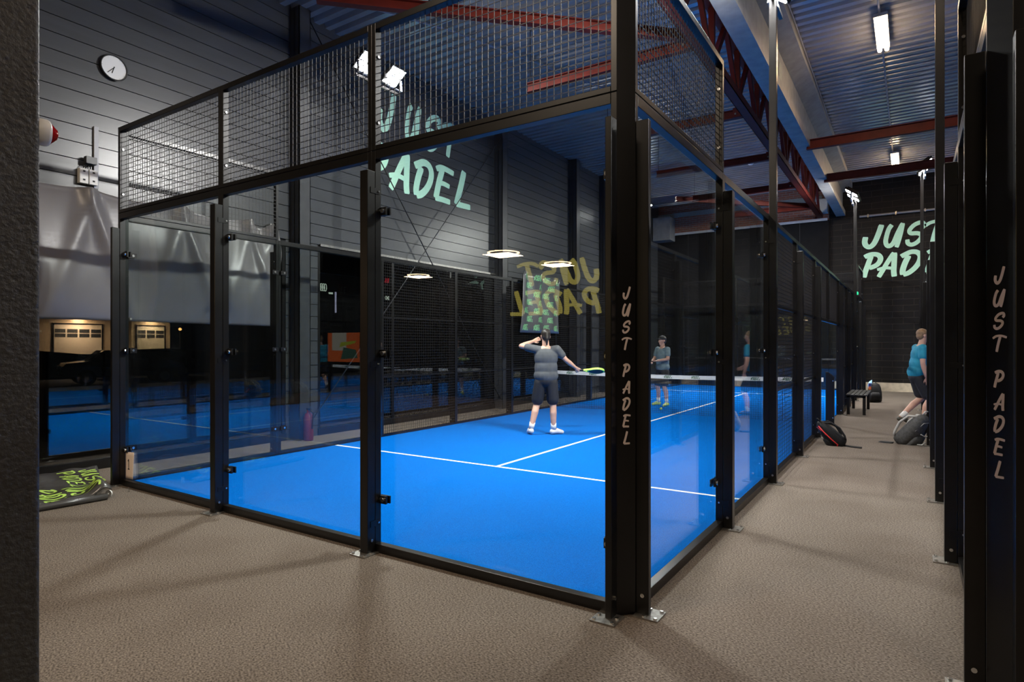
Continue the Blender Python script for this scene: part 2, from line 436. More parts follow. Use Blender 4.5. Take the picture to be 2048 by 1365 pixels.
# left wall: long dark horizontal boards with grooves between
def boards(y0, y1, z0, z1, pitch=0.208):
    mb = MB(); z = z1
    while z > z0 + 0.02:
        zb = max(z0, z - pitch + 0.011)
        mb.box(XW - 0.06, XW, y0, y1, zb, z); z -= pitch
    mb.box(XW - 0.12, XW - 0.025, y0, y1, z0, z1)
    return mb
WL = boards(-2.2, YF, 3.3, ZC + 0.07)
WL.v += []
wl = struct('wall_left', WL, M['board'], label='dark boarded wall above the windows')
b2 = boards(3.02, 3.66, 0.0, 3.29)
b2.build('wall_pier', M['board'], wl)
boards(9.1, 9.75, 0.0, 3.29).build('wall_pier', M['board'], wl)
boards(13.2, YF, 0.0, 3.29).build('wall_pier', M['board'], wl)
boards(-2.2, -1.6, 0.0, 3.29).build('wall_pier', M['board'], wl)
# bright metal drip strip along the foot of the boards
MB().box(XW - 0.02, XW + 0.03, 3.7, 9.1, 3.27, 3.31).build('drip_strip', M['galv'], wl)

def window(name, y0, y1, mull, label):
    t = thing(name, label, None, (XW, y0, 0), kind='structure')
    f = MB()
    f.box(XW - 0.10, XW + 0.02, y0, y1, 0.0, 0.12).box(XW - 0.10, XW + 0.0, y0, y1, 3.18, 3.28)
    for m_ in [y0 + 0.03] + mull + [y1 - 0.03]:
        f.box(XW - 0.09, XW - 0.01, m_ - 0.03, m_ + 0.03, 0.12, 3.18)
    f.build('window_frame', M['black'], t)
    MB().box(XW - 0.062, XW - 0.05, y0 + 0.03, y1 - 0.03, 0.12, 3.18).build('window_pane', M['winglass'], t)
    MB().box(XW - 0.04, XW - 0.032, y0 + 0.03, y1 - 0.03, 0.12, 3.18).build('window_pane', M['winglass'], t)
    return t
window('window_1', -1.6, 3.02, [-0.40], 'tall dark window half covered by the grey tarpaulin')
window('window_2', 3.66, 9.1, [5.5, 7.3], 'tall dark window behind the mesh fence')
window('window_3', 9.75, 13.2, [11.4], 'tall dark window at the far end of the boarded wall')

# far wall
wf = struct('wall_far', MB().box(5.02, 16.2, YF, YF + 0.2, 0.0, ZC + 0.07), M['blockwall'], label='black block wall closing the hall')
MB().box(5.02, 16.2, YF - 0.05, YF, 0.0, 0.29).build('kerb', M['kerb'], wf)
wb = struct('wall_far_left', MB().box(XW, 5.02, YF - 0.10, YF + 0.2, 0.0, 5.92), M['blackwall'], label='plain black wall behind the court')
MB().box(XW, 5.02, YF, YF + 0.2, 5.92, ZC + 0.07).build('brick_band', M['brick'], wb)
MB().box(XW, 4.98, YF - 0.14, YF, 5.90, 5.985).build('ledge', M['white'], wb)
MB().box(XW, 4.80, YF - 0.06, YF, 6.63, 6.80).build('wall_plate', M['greyband'], wb)
for x in (0.1, 1.45, 2.8, 4.1):
    MB().box(x - 0.006, x + 0.006, YF - 0.106, YF - 0.10, 0.0, 5.9).build('joint', M['colsteel'], wb)
struct('trim_1', MB().box(-1.1, -0.42, YF - 0.75, YF - 0.14, 5.65, 6.55), M['concrete'], label='pale concrete corbel high in the far left corner')
struct('trim_2', MB().box(4.66, 5.0, YF - 0.35, YF - 0.0, 6.15, 6.62), M['white'], label='white box at the far end of the truss')
# pipe over the far lettering
t = thing('wall_pipe', 'pale pipe fixed along the top of the black block wall', 'pipe', (5.9, YF - 0.1, 5.9))
MB().cyl((5.95, YF - 0.09, 5.92), (11.0, YF - 0.09, 5.92), 0.035, n=10).build('tube', M['conduit'], t, smooth=True)
for x in (6.2, 7.0, 7.8, 8.6): MB().box(x - 0.02, x + 0.02, YF - 0.13, YF, 5.87, 5.97).build('clip', M['galv'], t)

# walls the camera does not face
struct('wall_right', MB().box(16.2, 16.4, YB, YF, 0, ZC + 0.07), M['blackwall'], label='black wall on the right of the hall')
struct('wall_back', MB().box(-9, 16.2, YB - 0.2, YB, 0, ZC + 0.07), M['blackwall'], label='black lounge wall behind the viewpoint')
struct('wall_lounge', MB().box(-9.2, -9.0, YB, -2.2, 0, ZC + 0.07).box(-9.0, XW - 0.06, -2.3, -2.2, 0, ZC + 0.07), M['blackwall'], label='black side wall of the lounge')

# steel wall columns
def wall_column(n, y0, y1, lab):
    t = thing('column_%d' % n, lab, None, (XW, y0, 0), kind='structure')
    m = MB(); m.box(XW, -0.90, y0, y0 + 0.012, 0, ZC).box(XW, -0.90, y1 - 0.012, y1, 0, ZC).box(-1.03, -1.015, y0, y1, 0, ZC)
    m.box(-0.912, -0.90, y0, y1, 0, ZC)
    m.build('shaft', M['colsteel'], t)
    return t
wall_column(1, 3.10, 3.32, 'dark steel column on the boarded wall nearest the clock')
wall_column(2, 8.98, 9.22, 'dark steel column between the two fence windows')
wall_column(3, 12.9, 13.14, 'dark steel column at the end of the boarded wall')
wall_column(4, 15.0, 15.25, 'dark steel column on the boarded wall, farthest of them')

# crossed brace rods between the first two columns
t = thing('brace_rod', 'thin dark brace rod falling from the top of the nearest wall column', 'brace', (-0.98, 3.3, 7.0))
MB().cyl((-0.97, 3.30, 7.05), (-0.97, 8.98, 0.25), 0.011, n=8).build('rod', M['black'], t, smooth=True)
t = thing('brace_rod', 'thin dark brace rod rising from the foot of the nearest wall column', 'brace', (-0.95, 3.3, 0.2))
MB().cyl((-0.945, 3.30, 0.2), (-0.945, 8.98, 6.6), 0.009, n=8).build('rod', M['colsteel'], t, smooth=True)

# concrete beam beside the truss
def beam():
    prof = [(5.25, 6.0), (5.53, 6.0), (5.53, 6.17), (5.45, 6.26), (5.45, 6.80), (5.74, 6.93), (5.74, ZC), (5.04, ZC), (5.04, 6.93), (5.33, 6.80), (5.33, 6.26), (5.25, 6.17)]
    mb = MB(); return mb.prism(prof, (0, -4.0, 0), (1, 0, 0), (0, 0, 1), (0, 1, 0), YF + 3.9)
bm_ = beam().build('beam_1', M['concrete']); tag(bm_, 'long grey concrete beam under the roof', None, None, 'structure')
m = MB(); m.cyl((5.448, 8.52, 6.47), (5.458, 8.52, 6.47), 0.17, n=28); m.build('plugged_hole', M['greyband'], bm_)
m = MB().tube([(5.76, -3, 7.06), (5.75, 4, 7.05), (5.765, 8, 7.06), (5.75, 13.6, 7.05)], 0.012); c_ = m.build('beam_cable', M['conduit'], None, smooth=True)
tag(c_, 'thin grey cable run along the top edge of the concrete beam', 'cable')

# red roof truss
tr = thing('roof_truss', 'red steel lattice truss running beside the concrete beam', 'truss', (4.76, 0, 6.0))
m = MB(); m.box(4.675, 4.845, -4, 20.45, 6.0, 6.012).box(4.675, 4.687, -4, 20.45, 6.0, 6.14).box(4.833, 4.845, -4, 20.45, 6.0, 6.14); m.build('bottom_chord', M['red'], tr)
m = MB(); m.box(4.67, 4.85, -4, 20.45, 6.94, 7.08); m.build('top_chord', M['red'], tr)
y = -3.6
while y < 20:
    MB().bar((4.76, y, 6.05), (4.76, y, 7.0), 0.09, 0.09).build('upright', M['red'], tr)
    if y + 1.7 < 20.4:
        MB().bar((4.76, y + 0.05, 6.08), (4.76, y + 0.80, 6.98), 0.07, 0.10).build('diagonal', M['red'], tr)
        MB().bar((4.76, y + 1.65, 6.08), (4.76, y + 0.90, 6.98), 0.07, 0.10).build('diagonal', M['red'], tr)
    y += 1.7
MB().bar((4.76, 20.4, 6.3), (4.55, 20.55, 5.9), 0.05, 0.05).build('foot_strut', M['red'], tr)

def tie(name, p, q, lab, w=0.11, h=0.19):
    t = thing(name, lab, 'beam', p)
    p, q = Vector(p), Vector(q); up = Vector((0, 0, 1))
    m = MB(); m.bar(p + up * h / 2, q + up * h / 2, w, 0.014).bar(p - up * h / 2, q - up * h / 2, w, 0.014).bar(p, q, 0.012, h)
    m.build('flange_beam', M['red'], t)
    return t
LT = ['nearest', 'second', 'third', 'fourth', 'farthest']
for i, y in enumerate((5.88, 9.15, 12.4, 15.6, 18.8)):
    t = tie('tie_beam', (1.75, y, 6.1), (4.67, y, 6.1), 'red cross tie beam on the court side of the truss, %s of five' % LT[i], h=0.15)
    MB().cyl((1.80, y, 6.17), (1.80, y, ZC + 0.02), 0.009, n=8).build('hanger', M['colsteel'], t)
    m = MB().box(4.50, 4.80, y - 0.09, y - 0.075, 6.02, 6.2); pl = m.build('end_plate', M['red'], t)
    for x in (4.55, 4.7): MB().cyl((x, y - 0.09, 6.08), (x, y - 0.105, 6.08), 0.02, n=6).build('bolt', M['galv'], pl)
for i, y in enumerate((11.76, 15.03)):
    tie('tie_beam', (5.46, y, 6.04), (16.2, y, 6.04), 'red cross tie beam over the corridor, %s of two' % ['nearer', 'farther'][i], h=0.2)
tie('roof_brace', (0.95, 1.95, 6.1), (4.67, 5.62, 6.1), 'red slanting roof brace nearest the front of the court', h=0.13)
tie('roof_brace', (1.3, 15.35, 6.1), (4.67, 18.7, 6.1), 'red slanting roof brace near the far brick band', h=0.13)
# grey conduit on the deck
m = MB().tube([(-0.6, 2.4, 7.05), (0.7, 5.0, 7.05), (1.9, 8.6, 7.05), (3.2, 12.2, 7.05)], 0.018); o = m.build('roof_conduit', M['conduit'], None, smooth=True)
tag(o, 'thin pale conduit crossing under the roof deck over the court', 'conduit')

t = thing('ceiling_sensor', 'small white dome sensor under the roof deck beyond the court', 'sensor', (3.4, 15.9, 7.08))
MB().lathe([(0, 0.10), (0.03, 0.11), (0.09, 0.09), (0.13, 0.05), (0.14, 0.01)], (3.4, 15.9, 7.09), (0, 0, -1), 20).build('dome', M['plastic'], t, smooth=True)
MB().cyl((3.4, 15.9, 7.09), (3.4, 15.9, 7.17), 0.06, n=16).build('base', M['plastic'], t)
# ---- corridor tube lamps and their conduit
m = MB().tube([(6.98, 1.0, 7.06), (6.98, 19.5, 7.06)], 0.016); o = m.build('corridor_conduit', M['conduit'], None, smooth=True)
tag(o, 'thin pale conduit running along the roof from tube lamp to tube lamp', 'conduit')
def tube_lamp(x, y0, y1, lab):
    t = thing('tube_lamp', lab, 'lamp', (x, (y0 + y1) / 2, 6.92), 'warm twin tube lamps over the corridor')
    MB().box(x - 0.10, x + 0.10, y0, y1, 6.945, 7.0).build('housing', M['conduit'], t)
    MB().cyl((x, (y0 + y1) / 2, 7.0), (x, (y0 + y1) / 2, 7.08), 0.012, n=8).build('hanger', M['conduit'], t)
    for s in (-1, 1):
        MB().cyl((x + s * 0.055, y0 + 0.03, 6.905), (x + s * 0.055, y1 - 0.03, 6.905), 0.035, n=12).build('tube', M['tubelit'], t, smooth=True)
    area_light('tube_light', (x, (y0 + y1) / 2, 6.86), (0, 0, -1), 0.15, TUBE, (1.0, 0.66, 0.36), t, y1 - y0, 180)
tube_lamp(7.0, 8.35, 9.65, 'warm twin tube lamp over the corridor, nearer of the two in view')
tube_lamp(7.03, 16.9, 18.2, 'warm twin tube lamp over the corridor, farther of the two in view')
tube_lamp(6.98, -0.4, 0.9, 'warm twin tube lamp above the front of the corridor')

# ---- lounge behind the viewpoint (seen mirrored in the glass)
for i, (x, y, z) in enumerate(((0.55, -6.75, 3.42), (0.33, -9.4, 3.52), (-4.66, -10.0, 3.6))):
    t = thing('ring_lamp', 'warm ring lamp mirrored in the front glass, %s of three' % ['largest', 'rightmost', 'leftmost'][i], 'lamp', (x, y, z), 'ring lamps of the lounge')
    m = MB(); n = 40
    vs = []
    for k in range(n):
        a = 2 * math.pi * k / n
        for r, dz in ((0.325, -0.007), (0.325, 0.007), (0.285, 0.007), (0.285, -0.007)):
            vs.append((x + r * math.cos(a), y + r * math.sin(a), z + dz))
    m.add(vs, [(4 * k + j, 4 * k + (j + 1) % 4, 4 * ((k + 1) % n) + (j + 1) % 4, 4 * ((k + 1) % n) + j) for k in range(n) for j in range(4)])
    m.build('light_ring', M['ringlit'], t, smooth=False)
    for k in range(3):
        a = 2.1 * k
        MB().cyl((x + 0.29 * math.cos(a), y + 0.29 * math.sin(a), z + 0.02), (x, y, ZC), 0.003, n=5).build('wire', M['black'], t)
    area_light('ring_light', (x, y, z - 0.05), (0, 0, -1), 0.6, RING, (1.0, 0.70, 0.45), t)
for i, (x, y) in enumerate(((3.2, -4.3), (11.6, -5.4))):  # added fill lamps lighting carpet and corner posts, hung clear of the reflections
    t = thing('fill_lamp', 'added warm fill lamp unseen behind the viewpoint, %s of two' % ['left', 'right'][i], 'lamp', (x, y, 6.6), 'added fill lamps')
    MB().box(x - 0.6, x + 0.6, y - 0.15, y + 0.15, 6.57, 6.63).build('housing', M['black'], t)
    MB().box(x - 0.58, x + 0.58, y - 0.13, y + 0.13, 6.555, 6.57).build('diffuser', M['warmlit'], t)
    for s in (-0.5, 0.5): MB().cyl((x + s, y, 6.63), (x + s, y, ZC), 0.004, n=5).build('wire', M['black'], t)
    area_light('warm_light', (x, y, 6.53), (0, 0.0, -1), 1.2, FILL, (1.0, 0.80, 0.60), t, 0.3)
# lit picture screen on a stand in the lounge, mirrored in the middle front glass
t = thing('picture_screen', 'lit orange picture screen mirrored in the middle front glass', 'screen', (-4.3, -6.87, 0))
MB().box(-4.92, -3.70, -6.93, -6.875, 1.10, 1.90).build('frame', M['black'], t)
pn = MB().box(-4.88, -3.74, -6.875, -6.870, 1.14, 1.86).build('picture', M['scr_orange'], t)
MB().box(-4.72, -4.20, -6.870, -6.868, 1.42, 1.86).build('pale_patch', M['scr_pale'], pn)
MB().prism([(-4.45, 1.50), (-3.9, 1.60), (-3.85, 1.66), (-4.4, 1.62)], (0, -6.866, 0), (1, 0, 0), (0, 0, 1), (0, 1, 0), 0.002).build('lime_patch', M['scr_lime'], pn)
MB().prism([(-4.40, 1.20), (-3.8, 1.24), (-3.86, 1.44), (-4.3, 1.50)], (0, -6.868, 0), (1, 0, 0), (0, 0, 1), (0, 1, 0), 0.002).build('teal_patch', M['scr_teal'], pn)
MB().box(-4.36, -4.26, -6.93, -6.89, 0.03, 1.10).build('stand', M['black'], t); MB().box(-4.7, -3.9, -7.1, -6.7, 0.0, 0.03).build('base', M['black'], t)
# yellow sign on the lounge wall (reads mirrored in the glass)
it, w_ = two_words(0.70, 1.12, 1.12)
m = letters(MB(), it, (0.74, YB, 2.36), (-1, 0, 0), (0, 0, 1), (0, 1, 0), 0.01)
o = m.build('wall_lettering', M['yellowlit']); tag(o, 'backlit yellow JUST PADEL lettering of the lounge wall, mirrored in the front glass', 'sign')

# ---- murals
def put(rows, o, u, v, n, mm, lab, depth=0.004):
    mb = letters(MB(), rows, o, u, v, n, depth, 6)
    ob = mb.build('wall_lettering', mm); return tag(ob, lab, 'sign')
rows = [('J', 5.06, 5.68, .84, .85), ('U', 5.80, 5.67, .83, .72), ('S', 6.38, 5.67, .83, .90), ('T', 6.98, 5.68, .80, .90),
        ('P', 4.82, 4.62, .84, .98), ('A', 5.34, 4.62, .84, 1.02), ('D', 6.06, 4.62, .82, 1.05), ('E', 6.70, 4.66, .81, 1.15), ('L', 7.38, 4.67, .86, 1.12)]
put(rows, (XW + 0.001, 0, 0), (0, 1, 0), (0, 0, 1), (1, 0, 0), M['mint'], 'large mint JUST PADEL lettering on the dark boarded left wall')
rows = [('J', 6.03, 4.79, .80, 1.10), ('U', 6.62, 4.78, .80, .92), ('S', 7.25, 4.78, .82, .90), ('T', 7.78, 4.78, .80, .95),
        ('P', 6.05, 3.84, .83, 1.08), ('A', 6.43, 3.82, .83, 1.0), ('D', 7.09, 3.83, .83, 1.06), ('E', 7.78, 3.84, .82, 1.0), ('L', 8.36, 3.84, .82, 1.0)]
put(rows, (0, YF - 0.001, 0), (1, 0, 0), (0, 0, 1), (0, -1, 0), M['mint'], 'mint JUST PADEL lettering on the black block wall at the corridor end')

# ================================================================== THE COURTS
class Wall:
    def __init__(self, p0, u, n): self.p0, self.u, self.n = Vector(p0), Vector(u), Vector(n)
    def pt(self, a, b, z): return self.p0 + self.u * a - self.n * b + Vector((0, 0, z))
    def box(self, mb, a0, a1, b0, b1, z0, z1):
        c = self.pt((a0 + a1) / 2, (b0 + b1) / 2, (z0 + z1) / 2)
        return mb.hexa(c, self.u * (a1 - a0) / 2, self.n * (b1 - b0) / 2, Vector((0, 0, (z1 - z0) / 2)))
    def cyl(self, mb, a, b0, b1, z, r, n=10): return mb.cyl(self.pt(a, b0, z), self.pt(a, b1, z), r, n=n)

def frame(w, a0, a1, z0, z1, bot=0.06, top=0.06, vw=0.04, rails=()):
    m = MB()
    w.box(m, a0, a0 + vw, 0, 0.06, z0, z1); w.box(m, a1 - vw, a1, 0, 0.06, z0, z1)
    w.box(m, a0 + vw, a1 - vw, 0, 0.06, z0, z0 + bot); w.box(m, a0 + vw, a1 - vw, 0, 0.06, z1 - top, z1)
    for z in rails: w.box(m, a0 + vw, a1 - vw, 0.012, 0.045, z - 0.016, z + 0.016)
    return m

def wires(w, a0, a1, z0, z1, pitch=0.0505, r=0.0022):
    m = MB(); n = int((a1 - a0) / pitch); s = (a1 - a0) / n
    for i in range(1, n):
        a = a0 + s * i; w.box(m, a - r, a + r, 0.046, 0.046 + 2 * r, z0, z1)
    n = int((z1 - z0) / pitch); s = (z1 - z0) / n
    for i in range(1, n):
        z = z0 + s * i; w.box(m, a0, a1, 0.0505, 0.0505 + 2 * r, z - r, z + r)
    return m

CLZ = (0.39, 1.5, 2.58)
def glass_bay(w, a0, a1, lab, grp, clamps=(True, True)):
    t = thing('glass_panel', lab, 'glass panel', w.pt((a0 + a1) / 2, 0, 0), grp)
    frame(w, a0, a1, 0, 3.035, 0.065, 0.065).build('frame', M['black'], t, bevel=0.003)
    m = MB(); w.box(m, a0 + 0.004, a1 - 0.004, 0.063, 0.073, 0.03, 2.98); m.build('pane', M['glass'], t)
    for side in (0, 1):
        if not clamps[side]: continue
        a = a0 + 0.02 if side == 0 else a1 - 0.02
        s = 1 if side == 0 else -1
        for z in CLZ:
            m = MB(); lo, hi = sorted((a, a + s * 0.095)); w.box(m, lo, hi, 0.076, 0.088, z - 0.028, z + 0.028)
            lo, hi = sorted((a + s * 0.02, a + s * 0.085)); w.box(m, lo, hi, 0.044, 0.0615, z - 0.03, z + 0.03)
            c = m.build('clamp', M['black'], t)
            for aa, b0, b1, zz, rr in ((a + s * 0.058, 0.028, 0.045, z, 0.017), (a + s * 0.03, 0.032, 0.045, z + 0.008, 0.008), (a + s * 0.055, 0.088, 0.094, z, 0.014)):
                m = MB(); w.cyl(m, aa, b0, b1, zz, rr, 10); m.build('bolt', M['chrome'], c)
    return t
def mesh_top(w, a0, a1, lab, grp):
    t = thing('mesh_panel', lab, 'mesh panel', w.pt((a0 + a1) / 2, 0, 3.04), grp)
    frame(w, a0, a1, 3.04, 4.0, 0.035, 0.05).build('frame', M['black'], t, bevel=0.003)
    wires(w, a0 + 0.04, a1 - 0.04, 3.075, 3.95).build('wire_mesh', M['wire'], t)
    for a, b in ((a0, 1), (a1, -1)):
        for z in (3.25, 3.75): MB().cyl(w.pt(a + b * 0.04, 0.03, z), w.pt(a + b * 0.048, 0.03, z), 0.012, n=8).build('bolt', M['chrome'], t)
    return t
def mesh_bay(w, a0, a1, lab, grp, z0=0.0):
    t = thing('mesh_panel', lab, 'mesh panel', w.pt((a0 + a1) / 2, 0, z0), grp)
    fr = frame(w, a0, a1, z0, 3.035, 0.05, 0.05, rails=[z for z in (1.02, 2.03) if z > z0 + 0.2]).build('frame', M['black'], t)
    wires(w, a0 + 0.04, a1 - 0.04, z0 + 0.05, 2.985).build('wire_mesh', M['wire'], t)
    return t
def base_plate(w, a, t, half=0.08):
    m = MB(); w.box(m, a - half, a + half, -0.148, 0.0, 0.0005, 0.009); bp = m.build('base_plate', M['galv'], t)
    for da in (-half + 0.02, half - 0.02):
        for b in (-0.128, -0.06):
            MB().cyl(w.pt(a + da, b, 0.009), w.pt(a + da, b, 0.018), 0.012, n=6).build('bolt', M['chrome'], bp)
def post(w, a, lab, grp, height=2.875, mast=False):
    t = thing('light_mast' if mast else 'fence_post', lab, 'light mast' if mast else 'post', w.pt(a, -0.04, 0), grp)
    m = MB(); w.box(m, a - 0.04, a + 0.04, -0.08, -0.002, 0.009, height); m.build('shaft', M['black'], t, bevel=0.004)
    base_plate(w, a, t)
    for sd in (-1, 1):
        for z in (0.22, 1.42, 2.73):
            m = MB(); lo, hi = sorted((a + sd * 0.0402, a + sd * 0.044)); w.box(m, lo, hi, -0.05, 0.045, z - 0.022, z + 0.022)
            br = m.build('bracket', M['black'], t)
            m = MB()
            m.cyl(w.pt(a + sd * 0.044, 0.03, z), w.pt(a + sd * 0.05, 0.03, z), 0.008, n=8)
            m.build('bolt', M['chrome'], br)
        m = MB(); m.cyl(w.pt(a + sd * 0.0402, -0.04, 0.10), w.pt(a + sd * 0.047, -0.04, 0.10), 0.012, n=10); m.build('bolt', M['chrome'], t)
    return t
def flood(w, a, z, t_par, lab, power=1.0, tilt=36):
    """one LED floodlight, facing inward and down"""
    inn = -w.n
    d = (inn * math.sin(R(tilt)) + Vector((0, 0, -1)) * math.cos(R(tilt))).normalized()
    up = (inn * math.cos(R(tilt)) + Vector((0, 0, 1)) * math.sin(R(tilt))).normalized()
    c = w.pt(a, 0.03, z)
    t = thing('floodlight', lab, 'floodlight', c, 'court floodlights')
    m = MB(); m.hexa(c - d * 0.03, w.u * 0.17, up * 0.19, d * 0.03); m.build('housing', M['black'], t, bevel=0.006)
    m = MB()
    for k in range(-3, 4): m.hexa(c - d * 0.075 + w.u * 0.045 * k, w.u * 0.006, up * 0.15, d * 0.02)
    m.build('cooling_fin', M['black'], t)
    for s in (-1, 1): MB().hexa(c + d * 0.003 + up * s * 0.085, w.u * 0.15, up * 0.075, d * 0.003).build('lens', M['lit'], t)
    m = MB().bar(c - w.u * 0.18 - up * 0.02, c - w.u * 0.18 - Vector((0, 0, 0.2)), 0.008, 0.04).bar(c + w.u * 0.18 - up * 0.02, c + w.u * 0.18 - Vector((0, 0, 0.2)), 0.008, 0.04)
    m.bar(c - w.u * 0.185 - Vector((0, 0, 0.2)), c + w.u * 0.185 - Vector((0, 0, 0.2)), 0.04, 0.008); m.build('yoke', M['conduit'], t)
    area_light('flood_light', c + d * 0.02, d, 0.32, FLOOD * power, (1.0, 0.985, 0.95), t, 0.32, 135)
    return t
def mast_head(w, a, z, mast, where, power=1.0):
    m = MB(); w.box(m, a - 0.5, a + 0.5, -0.06, -0.02, z - 0.26, z - 0.22); m.build('crossbar', M['black'], mast)
    for s, k in ((-1, 'nearer'), (1, 'farther')): flood(w, a + s * 0.32, z, mast, '%s lit floodlight of the pair on the %s' % (k, where), power)

def corner(w1, a1, s1, w2, a2, s2, lab, lettering=None):
    """chamfered corner post joining two walls; s = direction along each wall back to its panels"""
    p, q = w1.pt(a1, 0, 0), w2.pt(a2, 0, 0)
    t = thing('corner_post', lab, 'corner post', (p + q) / 2)
    nrm = (w1.n + w2.n).normalized(); up = Vector((0, 0, 1))
    along = (q - p).normalized()
    MB().hexa((p + q) / 2 - nrm * 0.004 + up * 2.0, along * ((q - p).length / 2), nrm * 0.004, up * 2.0).build('corner_plate', M['black'], t)
    for w, a, s in ((w1, a1, s1), (w2, a2, s2)):
        m = MB(); lo, hi = sorted((a, a + s * 0.04)); w.box(m, lo, hi, -0.08, -0.002, 0.009, 2.87); e = m.build('end_post', M['black'], t, bevel=0.004)
        base_plate(w, a + s * 0.03, t, 0.075)
        m = MB(); m.cyl(w.pt(a, -0.045, 0.12), w.pt(a - s * 0.012, -0.045, 0.12), 0.012, n=10); m.build('bolt', M['chrome'], t)
    if lettering:
        h = 0.077; x = 0; it = []; z = 1.905 - h
        for c in 'JUST PADEL':
            if c != ' ': it.append((c, -GLYPH[c][0] * h * 0.9 / 2, z, h, 0.9))
            z -= 0.098 if c != ' ' else 0.055
        u = along if lettering > 0 else -along
        m = letters(MB(), it, (p + q) / 2 + nrm * 0.0012, u, up, nrm, 0.001, 5, 0.95)
        m.build('lettering', M['pink'], t)
    return t

def turf(name, x0, x1, y0, y1, lab):
    t = tag(MB().box(x0, x1, y0, y1, 0.0005, 0.012).build(name, M['turf']), lab, None, None, 'structure')
    cx = (x0 + x1) / 2; m = MB(); z0, z1 = 0.0122, 0.0135
    m.box(x0 + 0.02, x1 - 0.02, y0 + 3.05 - 0.025, y0 + 3.05 + 0.025, z0, z1).box(x0 + 0.02, x1 - 0.02, y1 - 3.10, y1 - 3.05, z0, z1)
    m.box(cx - 0.025, cx + 0.025, y0 + 3.08, y1 - 3.10, z0, z1 + 0.0003)
    m.build('line_marking', M['line'], t)
    return t

F1 = Wall((0, 0, 0), (1, 0, 0), (0, -1, 0))
R1 = Wall((6.08, 0.08, 0), (0, 1, 0), (1, 0, 0))
L1 = Wall((-0.08, 0.08, 0), (0, 1, 0), (-1, 0, 0))
B1 = Wall((0, 20.16, 0), (1, 0, 0), (0, 1, 0))
turf('floor_turf', -0.03, 6.03, 0.05, 20.11, 'blue turf of the near court')

LMR = ['left', 'middle', 'right']
for i in range(3):
    glass_bay(F1, 2 * i, 2 * i + 2, '%s clear glass panel of the front court wall' % LMR[i], 'glass panels of the near court')
    mesh_top(F1, 2 * i, 2 * i + 2, '%s wire mesh panel above the front glass' % LMR[i], 'upper mesh panels of the near court')
    glass_bay(B1, 2 * i, 2 * i + 2, '%s clear glass panel of the far court wall' % LMR[i], 'glass panels of the near court')
    mesh_top(B1, 2 * i, 2 * i + 2, '%s wire mesh panel above the far glass' % LMR[i], 'upper mesh panels of the near court')
for i in (1, 2):
    post(F1, 2 * i, 'black post in the front wall, %s' % ('between left and middle glass' if i == 1 else 'between middle and right glass'), 'fence posts of the near court')
    post(B1, 2 * i, 'black post in the far wall, %s' % ('between left and middle glass' if i == 1 else 'between middle and right glass'), 'fence posts of the near court')
corner(F1, 6.0, -1, R1, 0.0, 1, 'black front corner post lettered JUST PADEL in pale vinyl, centre of the photo', 1)
corner(F1, 0.0, 1, L1, 0.0, 1, 'black front left corner post beside the paper numbered 1', None)
corner(B1, 6.0, -1, R1, 20.0, -1, 'black far right corner post beside the corridor end', None)
corner(B1, 0.0, 1, L1, 20.0, -1, 'black far left corner post of the near court', None)
for w, sd in ((R1, 'corridor side'), (L1, 'window side')):
    g = 'side panels of the near court'
    glass_bay(w, 0, 2, 'glass panel on the %s, nearest the front corner' % sd, g)
    glass_bay(w, 2, 4, 'glass panel on the %s, second from the front corner' % sd, g)
    glass_bay(w, 16, 18, 'glass panel on the %s, second from the far corner' % sd, g)
    glass_bay(w, 18, 20, 'glass panel on the %s, nearest the far corner' % sd, g)
    mesh_top(w, 0, 2, 'raised mesh panel on the %s at the front corner' % sd, g)
    mesh_top(w, 18, 20, 'raised mesh panel on the %s at the far corner' % sd, g)
    for i, a in enumerate((4, 6, 8, 10, 12, 14)):
        gate = sd == 'corridor side' and a in (8, 10)
        if gate: mesh_bay(w, a, a + 2, 'short mesh panel over the %s entrance opening' % ('nearer' if a == 8 else 'farther'), g, z0=2.0)
        else: mesh_bay(w, a, a + 2, 'full height mesh panel on the %s, %s from the front' % (sd, ORD[i]), g)
    for i, a in enumerate((2, 6, 8, 12, 14, 18)):
        post(w, a, 'black fence post on the %s, %s from the front' % (sd, ORD[i]), 'fence posts of the near court')
    if sd == 'window side': post(w, 10, 'black fence post on the window side beside the net', 'fence posts of the near court')
    for a, k in ((4, 'near'), (16, 'far')):
        z = 6.2 if sd == 'window side' else 5.72
        ms = post(w, a, 'tall black light mast on the %s, %s one' % (sd, k), 'light masts of the near court', z - 0.2, True)
        mast_head(w, a, z, ms, '%s mast of the %s' % (k, sd))

# second court, right of the corridor
OX, OY = 7.78, 0.045
F2 = Wall((OX, OY, 0), (1, 0, 0), (0, -1, 0))
L2 = Wall((OX - 0.08, OY + 0.08, 0), (0, 1, 0), (-1, 0, 0))
turf('floor_turf', OX - 0.03, OX + 6.03, OY + 0.05, OY + 20.1, 'blue turf of the right court')
corner(F2, 0.0, 1, L2, 0.0, 1, 'black corner post lettered JUST PADEL at the right edge of the photo', -1)
glass_bay(F2, 0, 2, 'front glass panel of the right court beside its corner post', 'panels of the right court')
mesh_top(F2, 0, 2, 'mesh panel above the front glass of the right court', 'panels of the right court')
glass_bay(L2, 0, 2, 'glass panel of the right court on the corridor, nearest the front', 'panels of the right court')
mesh_top(L2, 0, 2, 'raised mesh panel of the right court on the corridor', 'panels of the right court')
glass_bay(L2, 2, 4, 'glass panel of the right court on the corridor, second from the front', 'panels of the right court')
glass_bay(L2, 16, 18, 'glass panel of the right court on the corridor, second from its end', 'panels of the right court')
glass_bay(L2, 18, 20, 'glass panel of the right court at the corridor end', 'panels of the right court')
mesh_top(L2, 18, 20, 'raised mesh panel of the right court at the corridor end', 'panels of the right court')
